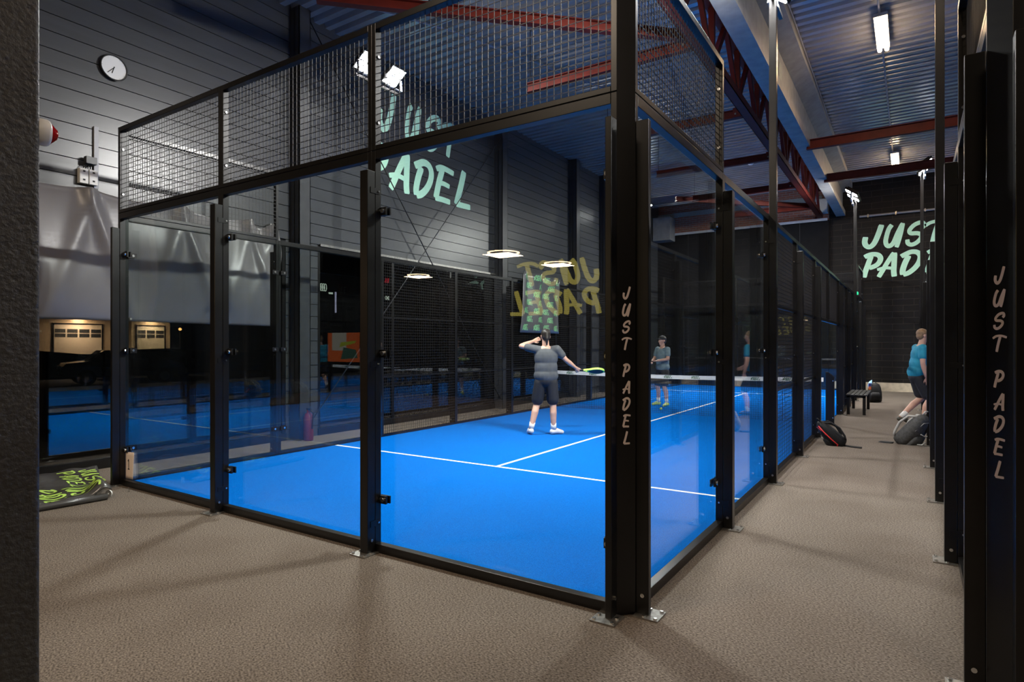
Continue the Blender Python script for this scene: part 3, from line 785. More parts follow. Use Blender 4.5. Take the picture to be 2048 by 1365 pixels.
for i, a in enumerate((4, 6, 12, 14)):
    mesh_bay(L2, a, a + 2, 'full height mesh panel of the right court on the corridor, %s from the front' % ORD[i], 'panels of the right court')
for a, k in ((8, 'nearer'), (10, 'farther')):
    mesh_bay(L2, a, a + 2, 'short mesh panel over the %s entrance of the right court' % k, 'panels of the right court', z0=2.0)
for i, a in enumerate((2, 6, 8, 12, 14, 18)):
    post(L2, a, 'black fence post of the right court on the corridor, %s from the front' % ORD[i], 'fence posts of the right court')
for a, k in ((4, 'near'), (16, 'far')):
    ms = post(L2, a, 'tall black light mast of the right court, %s one' % k, 'light masts of the right court', 6.05, True)
    mast_head(L2, a, 6.25, ms, '%s mast of the right court' % k, 0.38)
R2 = Wall((OX + 6.08, OY + 0.08, 0), (0, 1, 0), (1, 0, 0))
for a, k in ((4, 'near'), (16, 'far')):
    ms = post(R2, a, 'tall black light mast beyond the right court, %s one' % k, 'light masts of the right court', 6.05, True)
    mast_head(R2, a, 6.25, ms, '%s mast beyond the right court' % k, 0.15)

# ---- net
t = thing('court_net', 'black court net with a white top band across the blue turf', 'net', (3.0, 10.08, 0))
m = MB(); n = 128; x0, x1 = 0.02, 5.98
def ntop(x): return 0.88 + 0.04 * abs((x - 3) / 3) ** 1.5
for i in range(n + 1):
    x = x0 + (x1 - x0) * i / n; m.box(x - 0.0025, x + 0.0025, 10.0783, 10.0817, 0.014, ntop(x) - 0.06)
for j in range(18):
    k = (j + 0.2) / 18
    for i in range(16):
        xa, xb = x0 + (x1 - x0) * i / 16, x0 + (x1 - x0) * (i + 1) / 16
        m.bar((xa, 10.083, 0.014 + (ntop(xa) - 0.074) * k), (xb, 10.083, 0.014 + (ntop(xb) - 0.074) * k), 0.005, 0.004)
m.build('netting', M['net'], t)
m = MB()
m.grid(24, 1, lambda u, v: (x0 + (x1 - x0) * u, 10.075, ntop(x0 + (x1 - x0) * u) - 0.085 + 0.085 * v))
m.grid(24, 1, lambda u, v: (x0 + (x1 - x0) * u, 10.091, ntop(x0 + (x1 - x0) * u) - 0.085 + 0.085 * v))
m.grid(24, 1, lambda u, v: (x0 + (x1 - x0) * u, 10.075 + 0.016 * v, ntop(x0 + (x1 - x0) * u)))
tp = m.build('top_band', M['tape'], t)
m = MB(); x = 0.28
while x < 5.8:
    it, w_ = two_words(0.034, 1.0, 1.6)
    letters(m, it, (x, 10.0748, ntop(x + 0.07) - 0.074), (1, 0, 0), (0, 0, 1), (0, -1, 0), 0.0006, 3, 1.35); x += 0.62
m.build('lettering', M['dgreen'], tp)
for x, k in ((-0.01, 'window side'), (6.02, 'corridor side')):
    p = thing('net_post', 'short black net post on the %s' % k, 'net post', (x, 10.08, 0), 'net posts')
    s = 1 if x > 3 else -1
    m = MB(); m.prism([(0, 0.012), (0.15, 0.012), (0.15, 0.93), (0.05, 1.03), (0, 1.03)], (x - 0.0 if s > 0 else x, 10.04, 0), (s, 0, 0), (0, 0, 1), (0, 1, 0), 0.10)
    m.build('shaft', M['black'], p, bevel=0.004)
    for z in (0.86, 0.14): MB().cyl((x + s * 0.13, 10.04, z), (x + s * 0.13, 10.03, z), 0.013, n=10).build('bolt', M['chrome'], p)

# ================================================================== THINGS ON AND NEAR THE LEFT WALL
# grey tarpaulin hung over the window
def tarp_fn(u, v):
    y = -0.75 + 3.54 * u; top = 3.485
    for (g0, g1, sag) in ((-0.75, 0.12, 0.03), (0.12, 1.25, 0.05), (1.25, 2.28, 0.07), (2.28, 2.66, 0.10), (2.66, 2.8, 0.02)):
        if g0 <= y < g1:
            s = (y - g0) / (g1 - g0); top -= sag * math.sin(math.pi * s)
    z = 1.865 + 0.008 * math.sin(5 * u) + (top - 1.865) * v
    d = 0
    for g in (0.12, 1.25, 2.28, 2.66):          # folds falling from the grommets
        k = (y - g) - 0.62 * (1 - v) ** 1.2 * 0.9
        d += 0.075 * math.exp(-(k / 0.085) ** 2) * (0.25 + 0.75 * v)
        k2 = (y - g) + 0.5 * (1 - v) ** 1.3
        d += 0.045 * math.exp(-(k2 / 0.10) ** 2) * (0.2 + 0.8 * v)
    d += 0.05 * math.sin(3.1 * u * 3 + 1.3 * v * 3) * math.sin(2.5 * v + 0.4) + 0.012 * math.sin(11 * u + 7 * v) * (1 - v)
    d += 0.13 * math.sin(math.pi * min(1, v * 1.02)) ** 0.8 * (0.75 + 0.25 * math.sin(9 * u))
    return (XW + 0.085 + d, y, z)
t = thing('tarpaulin', 'grey tarpaulin hung over the window below the clock', 'tarpaulin', (XW + 0.08, 1.0, 1.86))
MB().grid(110, 46, tarp_fn).build('sheet', M['tarp'], t, smooth=True, solid=0.003, recalc=False)
for y, z in ((-0.7, 3.46), (0.12, 3.465), (1.25, 3.465), (2.28, 3.465), (2.66, 3.465), (0.60, 1.90), (2.76, 1.90)):
    MB().cyl((XW + 0.02, y, z), (XW + 0.125, y, z), 0.014, n=12).build('eyelet', M['galv'], t)

# wall clock
cx_, cy_, cz_ = XW, 0.437, 5.11
t = thing('wall_clock', 'round white wall clock with thin black rim high on the boarded wall', 'clock', (cx_, cy_, cz_))
MB().lathe([(0.0, 0.158), (0.045, 0.163), (0.052, 0.158), (0.052, 0.148), (0.038, 0.146), (0.0, 0.146)], (XW, cy_, cz_), (1, 0, 0), 48).build('rim', M['black'], t, smooth=False)
MB().cyl((XW + 0.02, cy_, cz_), (XW + 0.036, cy_, cz_), 0.148, n=48).build('dial', M['face'], t)
def hand(ang, l, w):
    a = R(ang); d = Vector((0, math.sin(a), math.cos(a)))
    c = Vector((XW + 0.040, cy_, cz_)); return MB().bar(c - d * 0.015, c + d * l, w, 0.002, up=(1, 0, 0))
hand(222, 0.112, 0.008).build('hand', M['ink'], t); hand(197, 0.08, 0.010).build('hand', M['ink'], t)
m = MB()
for k in range(12):
    a = k * math.pi / 6; d = Vector((0, math.sin(a), math.cos(a))); c = Vector((XW + 0.0365, cy_, cz_))
    m.bar(c + d * 0.130, c + d * 0.140, 0.003, 0.0006, up=(1, 0, 0))
m.build('minute_mark', M['conduit'], t)

# control boxes and riser beside the tarpaulin
t = thing('cable_riser', 'grey vertical cable riser on the boarded wall above the control boxes', 'conduit', (XW, 0.235, 3.5))
MB().box(XW, XW + 0.03, 0.215, 0.265, 3.50, 4.30).build('channel', M['conduit'], t)
t = thing('junction_box', 'small dark junction box on the riser above the white control boxes', 'box', (XW, 0.18, 3.85))
MB().box(XW + 0.03, XW + 0.10, 0.10, 0.22, 3.80, 3.89).build('case', M['colsteel'], t, bevel=0.004)
m = MB()
for y in (0.11, 0.135, 0.16, 0.185): m.tube([(XW + 0.06, y, 3.80), (XW + 0.07, y - 0.03, 3.76), (XW + 0.05, y - 0.02, 3.72)], 0.006)
m.build('cable', M['black'], t, smooth=True)
for i, y in enumerate((0.04, 0.145)):
    t = thing('control_box', 'white control box below the dark junction box, %s of two' % ['left', 'right'][i], 'box', (XW, y, 3.56), 'white control boxes')
    MB().box(XW + 0.002, XW + 0.075, y, y + 0.095, 3.55, 3.735).build('case', M['plastic'], t, bevel=0.005)
    m = MB()
    for z in (3.585, 3.69): m.box(XW + 0.075, XW + 0.078, y + 0.035, y + 0.06, z, z + 0.02)
    m.build('switch', M['ink'], t)
t = thing('sensor_box', 'small dark box hanging under the white control boxes', 'box', (XW, 0.2, 3.47))
MB().box(XW + 0.0, XW + 0.09, 0.12, 0.235, 3.44, 3.51).build('case', M['colsteel'], t, bevel=0.004)
MB().box(XW + 0.09, XW + 0.092, 0.16, 0.20, 3.455, 3.475).build('sticker', M['plastic'], t)

# loose screw on the carpet by the front left rail
t = thing('screw', 'tiny bright screw standing on the carpet by the front left glass panel', 'screw', (0.46, -0.1, 0))
MB().cyl((0.46, -0.1, 0.0), (0.46, -0.1, 0.008), 0.014, n=12).build('head', M['chrome'], t)
MB().cyl((0.46, -0.1, 0.008), (0.46, -0.1, 0.05), 0.004, n=8).build('shank', M['chrome'], t)
# near column with siren
PX, PY = 5.029, -2.449
def round_post(x0, x1, y0, y1, z0, z1, r, n=6):
    poly = []
    for cx, cy, a0 in ((x1 - r, y1 - r, 0), (x0 + r, y1 - r, 90), (x0 + r, y0 + r, 180), (x1 - r, y0 + r, 270)):
        for k in range(n + 1):
            a = R(a0 + 90 * k / n); poly.append((cx + r * math.cos(a), cy + r * math.sin(a)))
    return MB().prism(poly, (0, 0, z0), (1, 0, 0), (0, 1, 0), (0, 0, 1), z1 - z0)
o = round_post(PX - 0.30, PX, PY - 0.30, PY, 0, ZC, 0.018).build('column_5', M['plaster'])
tag(o, 'rough dark painted column close to the viewpoint at the left edge', None, None, 'structure')
SZ = 2.283; SX = PX - 0.052
t = thing('siren', 'white alarm siren with red lens on the near left column', 'siren', (SX, PY, SZ))
MB().lathe([(0, 0.042), (0.003, 0.0445), (0.030, 0.0445), (0.038, 0.041), (0.041, 0.036)], (SX, PY, SZ), (0.12, 1, 0), 28).build('body', M['plastic'], t, smooth=True)
pr = []
for k in range(6): pr += [(0.040 + 0.0036 * k, 0.034 - 0.0034 * k), (0.042 + 0.0036 * k, 0.0355 - 0.0036 * k)]
pr += [(0.063, 0.010)]
MB().lathe(pr, (SX, PY, SZ), (0.12, 1, 0), 28).build('lens', M['redlens'], t)

# paper sheet numbered 1
t = thing('paper_sheet', 'white paper sheet numbered 1 taped low on the front left glass', 'paper', (0.14, 0.06, 0.2))
def pf(u, v):
    x = 0.045 + 0.19 * u; z = 0.068 + 0.295 * v
    return (x, 0.058 - 0.012 * (u ** 3) * (1 - v) - 0.004 * math.sin(3 * u), z + 0.008 * u)
MB().grid(8, 8, pf).build('sheet', M['paper'], t, smooth=True, solid=0.0008)
letters(MB(), [('1', 0.10, 0.175, 0.115, .9)], (0, 0.0535, 0), (1, 0, 0), (0, 0, 1), (0, -1, 0), 0.001, 5, 1.5).build('numeral', M['ink'], t)

# crumpled banner on the floor
def bz(x, y):
    z = 0.032 + 0.014 * math.sin(5.1 * x + 4.2 * y) + 0.015 * math.sin(9 * y - 3 * x) + 0.016 * abs(math.sin(9 * x + 5 * y)) + 0.007 * math.sin(23 * y + 9 * x)
    return max(0.012, z)
BU = Vector((0.075, 0.997, 0)).normalized(); BO = Vector((0.47, -1.95, 0)); BN = Vector((-0.997, 0.075, 0))
def bpt(s, q, d=0.0):
    """s along the roll, q across (0 at the front roll)"""
    p = BO + BU * s + BN * q
    z = bz(p.x, p.y) + 0.035 * math.exp(-((q - 0.03) / 0.07) ** 2)
    z += 0.115 * math.exp(-((s - 1.56 - 0.12 * q) / 0.075) ** 2) * math.exp(-((q - 0.22) / 0.28) ** 2) + 0.075 * max(0, q - 0.8) / 0.48
    if q < 0.0: z -= 9.0 * q * q
    p.z = max(z, 0.010) + d; return p
t = thing('rolled_banner', 'crumpled black banner with lime lettering lying on the carpet by the left window', 'banner', (0.2, -1.0, 0))
def bfn(u, v):
    q = -0.035 + 1.31 * v
    return tuple(bpt((1.62 + 0.30 * max(0, q) / 1.28) * u, q))
MB().grid(90, 60, bfn).build('sheet', M['banner'], t, smooth=True, solid=0.004, recalc=False)
m = MB().tube([tuple(BO + BU * s + BN * -0.035 + Vector((0, 0, 0.034))) for s in (0, .4, .8, 1.2, 1.58)], 0.032, 14); m.build('rolled_edge', M['banner'], t, smooth=True)
m = MB()
def drape(s0, q0, h, wd, word, mb):
    x = 0
    for c in word:
        glyph(mb, c, lambda a, b, d, x=x: bpt(s0 + b * h, q0 - (x + a * wd), 0.007), 8, 0.78, False); x += GLYPH[c][0] * wd
drape(1.12, 0.66, 0.215, 0.185, 'PADEL', m); drape(1.36, 0.62, 0.20, 0.19, 'JUST', m)
drape(1.50, 1.22, 0.17, 0.14, 'PADEL', m); drape(1.69, 1.20, 0.16, 0.14, 'JUST', m)
drape(0.30, 0.66, 0.215, 0.185, 'PADEL', m); drape(0.54, 0.62, 0.20, 0.19, 'JUST', m)
m.build('lettering', M['lime'], t, recalc=False)
t = thing('banner_cap', 'small pale ring shaped end cap lying at the corner of the rolled banner', 'cap', (0.50, -0.30, 0))
m = MB(); n = 24; vs = []
for k in range(n):
    a = 2 * math.pi * k / n
    for r, dy in ((0.034, -0.006), (0.034, 0.006), (0.009, 0.006), (0.009, -0.006)):
        vs.append((0.512 + r * math.cos(a) * 0.8, -0.312 + dy + r * math.cos(a) * 0.5, 0.0345 + r * math.sin(a)))
m.add(vs, [(4 * k + j, 4 * k + (j + 1) % 4, 4 * ((k + 1) % n) + (j + 1) % 4, 4 * ((k + 1) % n) + j) for k in range(n) for j in range(4)]); m.build('ring', M['plastic'], t)

# banner tied to the window-side fence
def fb(u, v):
    y = 8.42 + 1.75 * u + 0.10 * (1 - v) * (u - 0.5); z = 1.84 + 1.42 * v
    d = 0.05 * math.sin(17 * u + 1) * (0.3 + 0.7 * v) + 0.016 * math.sin(33 * u) * v + 0.02 * math.sin(5 * v + 3 * u)
    return (0.045 + d, y - 0.10 * (1 - v), z - 0.06 * u * v)
t = thing('fence_banner', 'dark hanging banner printed with rows of green lettering on the window-side fence', 'banner', (0.05, 9.3, 1.84))
MB().grid(60, 12, fb).build('sheet', M['greybanner'], t, smooth=True, solid=0.003, recalc=False)
def fbp(y, z, d):
    u = (y - 8.42) / 1.75; v = (z - 1.84) / 1.42
    p = Vector(fb(u, v)); return (p.x + 0.0025 + 0.001 * d, p.y, p.z)
m = MB()
for r in range(7):
    for c in range(4):
        y0 = 8.50 + 0.46 * c + (0.17 if r % 2 else 0); z0 = 3.085 - 0.198 * r
        if y0 > 9.95: continue
        it, w_ = two_words(0.068, 1.03, 1.05)
        for ch, x, yy, h, sx in it: glyph(m, ch, lambda a, b, d, x=x, yy=yy, h=h, sx=sx: fbp(y0 + x + a * h * sx, z0 + yy + b * h, d), 3, 1.0, False)
m.build('lettering', M['green'], t, recalc=False)
m = MB()
for y, z in ((8.45, 3.24), (9.3, 3.22), (10.1, 3.19)): m.tube([(0.05, y, z), (-0.01, y, z - 0.2), (-0.02, y, z - 0.23)], 0.005)
m.build('tie', M['ink'], t)

# solid stand-in for a fire extinguisher's dim reflection by the nearest wall column
t = thing('mirrored_extinguisher', 'red stand-in for a mirrored fire extinguisher at the foot of the nearest wall column', 'extinguisher', (-0.80, 3.2, 0))
MB().lathe([(0.0, 0.07), (0.02, 0.078), (0.38, 0.078), (0.44, 0.05), (0.46, 0.025), (0.50, 0.025)], (-0.80, 3.2, 0.0), (0, 0, 1), 20).build('cylinder', M['extred'], t, smooth=True)
m = MB().box(-0.83, -0.74, 3.185, 3.215, 0.50, 0.53).tube([(-0.76, 3.2, 0.5), (-0.68, 3.2, 0.46), (-0.70, 3.2, 0.2)], 0.012); m.build('valve', M['ink'], t)

# ================================================================== CORRIDOR THINGS
def bench(y0, y1, lab):
    t = thing('bench', lab, 'bench', (6.38, (y0 + y1) / 2, 0))
    for k in range(5):
        x = 6.20 + 0.085 * k; MB().box(x, x + 0.07, y0, y1, 0.43, 0.455).build('seat_slat', M['bench'], t, bevel=0.003)
    for y in (y0 + 0.08, y1 - 0.14):
        for x in (6.21, 6.52): MB().box(x, x + 0.06, y, y + 0.06, 0.0, 0.43).build('leg', M['black'], t)
        MB().box(6.21, 6.58, y, y + 0.06, 0.38, 0.43).build('cross_rail', M['black'], t)
bench(12.2, 13.9, 'low black slatted bench against the corridor side of the court')

def blob(prof, n=20, sq=2.6):
    """loft of superellipse sections: (centre, half-width vec, half-depth vec)"""
    mb = MB(); vs = []
    for c, a, b in prof:
        c, a, b = Vector(c), Vector(a), Vector(b)
        for k in range(n):
            t_ = 2 * math.pi * k / n; x, y = math.cos(t_), math.sin(t_)
            f = (abs(x) ** sq + abs(y) ** sq) ** (-1 / sq)
            vs.append(c + a * x * f + b * y * f)
    m_ = len(prof)
    fs = [(j * n + k, j * n + (k + 1) % n, (j + 1) * n + (k + 1) % n, (j + 1) * n + k) for j in range(m_ - 1) for k in range(n)]
    fs += [tuple(range(n - 1, -1, -1)), tuple((m_ - 1) * n + k for k in range(n))]
    return mb.add(vs, fs)
def backpack(name, lab, loc, rz, tilt, s, body, strapm, extras=None):
    """standing pack, front towards local -y, leaning by tilt (degrees) about local x"""
    t = thing(name, lab, 'backpack', loc)
    X = Matrix.Translation(Vector(loc)) @ Matrix.Rotation(R(rz), 4, 'Z') @ Matrix.Translation((0, 0, 0.012)) @ Matrix.Rotation(R(tilt), 4, 'X') @ Matrix.Scale(s, 4)
    P = [((0, 0, 0.0), .12, .075), ((0, 0, .015), .145, .10), ((0, -.005, .10), .155, .115), ((0, 0, .24), .152, .11), ((0, .012, .36), .138, .09), ((0, .025, .44), .11, .06), ((0, .035, .475), .06, .03)]
    blob([(c, (a, 0, 0), (0, b, 0)) for c, a, b in P]).build('bag_body', body, t, smooth=True, xf=X)
    blob([(c, (a, 0, 0), (0, b, 0)) for c, a, b in [((0, -.085, .03), .09, .03), ((0, -.105, .06), .115, .045), ((0, -.11, .15), .115, .05), ((0, -.10, .22), .10, .04), ((0, -.085, .245), .07, .015)]]).build('front_pocket', body, t, smooth=True, xf=X)
    for sd in (-1, 1):
        m = MB().tube([(sd * .07, .06, .43), (sd * .09, .14, .36), (sd * .10, .16, .22), (sd * .11, .12, .09), (sd * .125, .08, .04)], 0.016, 8); m.build('shoulder_strap', strapm, t, smooth=True, xf=X)
    MB().tube([(-.04, .05, .465), (-.03, .06, .52), (.03, .06, .52), (.04, .05, .465)], 0.010, 8).build('carry_handle', strapm, t, smooth=True, xf=X)
    m = MB().tube([(-.13, -.05, .12), (-.125, -.055, .30), (-.08, -.045, .42), (.08, -.045, .42), (.125, -.055, .30), (.13, -.05, .12)], 0.004, 6); m.build('zip', extras.get('zip', strapm) if extras else strapm, t, smooth=True, xf=X)
    return t, X
t, X = backpack('backpack', 'black backpack with red piping leaning on the court fence', (6.52, 7.45, 0), -72, 48, 1.0, M['bagblack'], M['bagblack'], {'zip': M['redpipe']})
MB().tube([(.10, -.13, .04), (.158, -.05, .08), (.165, -.05, .22), (.145, -.04, .36), (.08, -.02, .45)], 0.008, 8).build('red_piping', M['redpipe'], t, smooth=True, xf=X)
MB().tube([(6.56, 7.36, .014), (6.66, 7.30, .012), (6.80, 7.27, .012)], 0.016, 6).build('loose_strap', M['bagblack'], t)
t, X = backpack('backpack', 'grey backpack with pale cords slumped in the corridor by the man in teal', (7.30, 8.25, 0), 60, 42, 1.22, M['baggrey'], M['strap'])
MB().tube([(.10, .1, .40), (.16, .10, .34), (.17, .06, .2), (.15, .08, .08), (.18, .14, .03)], 0.009, 8).build('cord', M['strap'], t, smooth=True, xf=X)
MB().tube([(-.10, -.12, .30), (0, -.15, .27), (.08, -.13, .33)], 0.006, 8).build('cord', M['strap'], t, smooth=True, xf=X)
MB().tube([(7.50, 8.02, .02), (7.56, 7.95, .03), (7.60, 8.0, .06), (7.56, 8.05, .02)], 0.008, 8).build('cord', M['strap'], t, smooth=True)
blob([((7.08, 8.12, 0.002), (.10, -.03, 0), (.02, .06, 0)), ((7.10, 8.13, 0.022), (.09, -.03, 0), (.02, .05, 0))]).build('side_flap', M['bagblack'], t)
t, X = backpack('backpack', 'black backpack with bright printed flap standing past the end of the bench', (6.60, 15.9, 0), 12, -6, 1.08, M['bagblack'], M['bagblack'])
blob([((-.12, -.05, .36), (.035, .01, 0), (0, .03, .02)), ((-.11, -.04, .44), (.05, .01, .02), (0, .035, .01)), ((-.09, -.03, .53), (.03, 0, .02), (0, .02, 0))]).build('bright_flap', M['cyan'], t, smooth=True, xf=X)
blob([((-.12, -.085, .37), (.03, 0, 0), (0, .01, 0)), ((-.115, -.08, .46), (.032, 0, 0), (0, .01, 0))]).build('navy_patch', M['navy'], t, xf=X)
blob([((-.12, -.09, .30), (.028, 0, 0), (0, .012, 0)), ((-.118, -.09, .38), (.03, 0, 0), (0, .012, 0))]).build('orange_patch', M['orange'], t, xf=X)

def ball(x, y, lab):
    t = thing('padel_ball', lab, 'ball', (x, y, 0.0463))
    MB().sphere((x, y, 0.0463), 0.033, n=20, m=14).build('felt', M['ball'], t, smooth=True)
ball(2.47, 10.7, 'single lime ball on the blue turf behind the net')

# small exit lamp over the far end of the corridor fence
t = thing('exit_lamp', 'tiny green lit lamp on the top of the far corridor fence', 'lamp', (6.10, 17.2, 3.04))
MB().box(6.04, 6.12, 17.05, 17.35, 3.04, 3.11).build('lens', M['exitlit'], t)

# ================================================================== OUTSIDE THE WINDOW
struct('ground_outside', MB().box(-60, XW - 0.13, -25, 60, -0.15, -0.05), M['asphalt'], label='dark asphalt outside the window')
t = thing('garage_building', 'timber garage building lit from above seen under the tarpaulin', 'building', (-30.5, 12.5, 0))
MB().box(-34, -30.0, 8.2, 12.95, -0.05, 3.1).build('wall', M['facade'], t)
MB().box(-34, -30.0, 13.93, 16.10, -0.05, 3.1).build('wall', M['facade'], t)
MB().box(-34, -30.6, 12.95, 13.93, -0.05, 3.1).build('recess', M['blackwall'], t)
for i, (y0, y1) in enumerate(((10.13, 12.38), (14.20, 15.75))):
    d = MB().box(-30.04, -29.97, y0, y1, -0.05, 2.64).build('garage_door', M['doorpanel'], t)
    m = MB(); n = 4 if i == 0 else 3
    for r in range(2):
        for k in range(n):
            w_ = (y1 - y0) / n; m.box(-29.968, -29.96, y0 + w_ * k + 0.04, y0 + w_ * (k + 1) - 0.04, 1.95 + 0.24 * r, 2.15 + 0.24 * r)
    m.build('window_row', M['ink'], d)
    m = MB().box(-30.0, -29.93, y0 - 0.05, y0, -0.05, 2.7).box(-30.0, -29.93, y1, y1 + 0.05, -0.05, 2.7).box(-30.0, -29.93, y0 - 0.05, y1 + 0.05, 2.64, 2.70); m.build('door_frame', M['blackwall'], d)
    MB().box(-30.0, -29.2, y0 - 0.3, y1 + 0.3, 3.0, 3.08).build('canopy', M['facade'], t)
    lm = MB().box(-29.65, -29.5, (y0 + y1) / 2 - 0.3, (y0 + y1) / 2 + 0.3, 2.94, 3.0).build('wall_lamp', M['warmlit'], t)
    area_light('wall_lamp_light', (-29.55, (y0 + y1) / 2, 2.92), (-0.25, 0, -1), 0.3, 230, (1.0, 0.74, 0.50), t, 2.0)
MB().box(-29.99, -29.97, 9.3, 9.6, 2.2, 2.3).build('house_sign', M['plastic'], t)
t = thing('street_lamp', 'small amber lamp glowing in the dark right of the garage', 'lamp', (-30, 16.7, 2.5))
MB().cyl((-30, 16.7, -0.05), (-30, 16.7, 2.45), 0.04, n=10).build('pole', M['black'], t)
MB().sphere((-30, 16.7, 2.5), 0.09, n=12, m=8).build('bulb', M['bulb'], t, smooth=True)
def hedge_fn(u, v):
    y = 5 + 26 * u; z = -0.05 + 1.25 * v + 0.12 * math.sin(7 * u * 3.1) * v
    return (-27 + 0.3 * math.sin(31 * u) * v, y, z)
tag(MB().grid(60, 4, hedge_fn).build('hedge', M['blackwall'], None, smooth=True, solid=0.4), 'low dark hedge in front of the lit garage building', 'hedge', None, 'stuff')
def car(lab, loc, rz, paint, s=1.0, plate=None):
    t = thing('parked_car', lab, 'car', loc)
    X = Matrix.Translation(Vector(loc)) @ Matrix.Rotation(R(rz), 4, 'Z') @ Matrix.Scale(s, 4)
    side = [(-2.1, .35), (-2.15, .7), (-2.0, .88), (-1.3, .95), (-.75, 1.38), (.65, 1.42), (1.45, .98), (2.05, .85), (2.15, .6), (2.1, .35)]
    m = MB(); n = len(side); vs = []
    for y, k in ((-.86, .92), (-.88, 1.0), (.88, 1.0), (.86, .92)):
        for x, z in side:
            tuck = 0.18 * max(0, z - .9) / .5
            vs.append((x * (1 if abs(y) > .87 else .985), (y - math.copysign(tuck, y)), z))
    fs = [(j * n + i, j * n + (i + 1) % n, (j + 1) * n + (i + 1) % n, (j + 1) * n + i) for j in range(3) for i in range(n)]
    fs += [tuple(range(n)), tuple(3 * n + i for i in range(n - 1, -1, -1))]
    m.add(vs, fs); m.build('body', paint, t, xf=X, bevel=0.05)
    m = MB()
    for sd in (-1, 1): m.hexa((-.05, sd * .80, 1.15), (.85, 0, 0), (0, .01, 0), (0, -sd * .08 if False else 0, .14))
    m.hexa((-1.06, 0, 1.17), (.22, 0, .20), (0, .66, 0), (.008, 0, -.008)); m.hexa((1.10, 0, 1.20), (.32, 0, -.19), (0, .66, 0), (.008, 0, .008))
    m.build('side_glass', M['ink'], t, xf=X)
    for x in (-1.35, 1.35):
        for sd in (-1, 1):
            w_ = MB().cyl((x, sd * .72, .32), (x, sd * .90, .32), .32, n=24).build('wheel', M['tyre'], t, xf=X)
            MB().cyl((x, sd * .905, .32), (x, sd * .91, .32), .19, n=16).build('hub_cap', M['galv'], w_, xf=X)
    for sd in (-1, 1): MB().hexa((-2.13, sd * .62, .70), (.03, 0, 0), (0, .18, 0), (0, 0, .06)).build('headlamp', M['plastic'], t, xf=X)
    MB().hexa((-2.16, 0, .48), (.01, 0, 0), (0, .26, 0), (0, 0, .055)).build('number_plate', M['plastic'], t, xf=X)
    return t
car('dark car parked outside in front of the right garage door', (-24.0, 11.9, -0.05), 80, M['cardark'])
car('dark car parked outside under the tarpaulin edge', (-20.0, 9.0, -0.05), 75, M['cardark'])
# lit showroom signs far outside
struct('wall_showroom', MB().box(-33, -30.94, 24, 40, -0.05, 9), M['blackwall'], label='dark showroom front far outside')
t = thing('ring_emblem', 'lit white emblem of four linked rings far outside the window', 'sign', (-30.9, 28.2, 6.03), 'lit signs outside')
for k in range(4):
    c = Vector((-30.9, 27.93 + 0.185 * k, 6.03)); m = MB(); n = 28
    m.tube([(c.x, c.y + 0.13 * math.cos(2 * math.pi * i / n), c.z + 0.28 * math.sin(2 * math.pi * i / n)) for i in range(n + 1)], 0.028, 8); m.build('ring', M['signwhite'], t)
t = thing('light_strip', 'thin vertical lit strip far outside beside the ring emblem', 'sign', (-30.9, 29.5, 4.9))
MB().box(-30.95, -30.85, 29.46, 29.56, 4.1, 5.75).build('tube', M['stripe'], t)
t = thing('lit_plate', 'tiny lit plate far outside beside the vertical strip', 'sign', (-30.9, 29.0, 5.6))
MB().box(-30.95, -30.85, 28.85, 29.2, 5.55, 5.68).build('plate', M['signwhite'], t)
t = thing('wall_poster', 'dull red poster far outside right of the ring emblem', 'poster', (-30.9, 30.3, 6.0))
MB().box(-30.95, -30.9, 29.83, 30.8, 5.5, 6.45).build('sheet', M['posterred'], t)
letters(MB(), [('L', .15, .2, .55, .6), ('E', .5, .2, .55, .6)], (-30.89, 29.83, 5.5), (0, 1, 0), (0, 0, 1), (1, 0, 0), .01).build('print', M['paper'], t)
t = thing('red_sign', 'small red lit script sign far outside', 'sign', (-30.9, 34.9, 7.15))
letters(MB(), [('A', 0, 0, .42, .6), ('U', .28, 0, .42, .6), ('D', .58, 0, .42, .6)], (-30.9, 34.9, 6.95), (0, 1, 0), (0, 0, 1), (1, 0, 0), .03).build('script', M['signred'], t)
t = thing('white_sign', 'small white lit lettering far outside under the red sign', 'sign', (-30.9, 34.9, 5.6))
letters(MB(), [('o', 0, 0, .55, .9), ('e', .32, 0, .55, .9)], (-30.9, 34.95, 5.48), (0, 1, 0), (0, 0, 1), (1, 0, 0), .03).build('script', M['signwhite'], t)

# ================================================================== PEOPLE
def seg(mb, p, q, r0, r1, n=14):
    mb.cyl(p, q, r0, r1, n=n); mb.sphere(p, r0, n=n, m=8); mb.sphere(q, r1, n=n, m=8)
def fuse(mb, name, m, parent, voxel, smooth=6, xf=None):
    """one continuous skin grown over the overlapping volumes"""
    o = mb.build(name, m, None, xf=xf)
    a = o.modifiers.new('r', 'REMESH'); a.mode = 'VOXEL'; a.voxel_size = voxel
    s = o.modifiers.new('s', 'SMOOTH'); s.iterations = smooth; s.factor = 0.5
    dg = bpy.context.evaluated_depsgraph_get(); dg.update()
    me = bpy.data.meshes.new_from_object(o.evaluated_get(dg))
    old = o.data; o.modifiers.clear(); o.data = me; bpy.data.meshes.remove(old)
    if not me.materials: me.materials.append(m)
    if parent is not None:
        me.transform(Matrix.Translation(-Vector(parent.location))); o.parent = parent
    for f in me.polygons: f.use_smooth = True
    return o
def V(*a): return Vector(a)
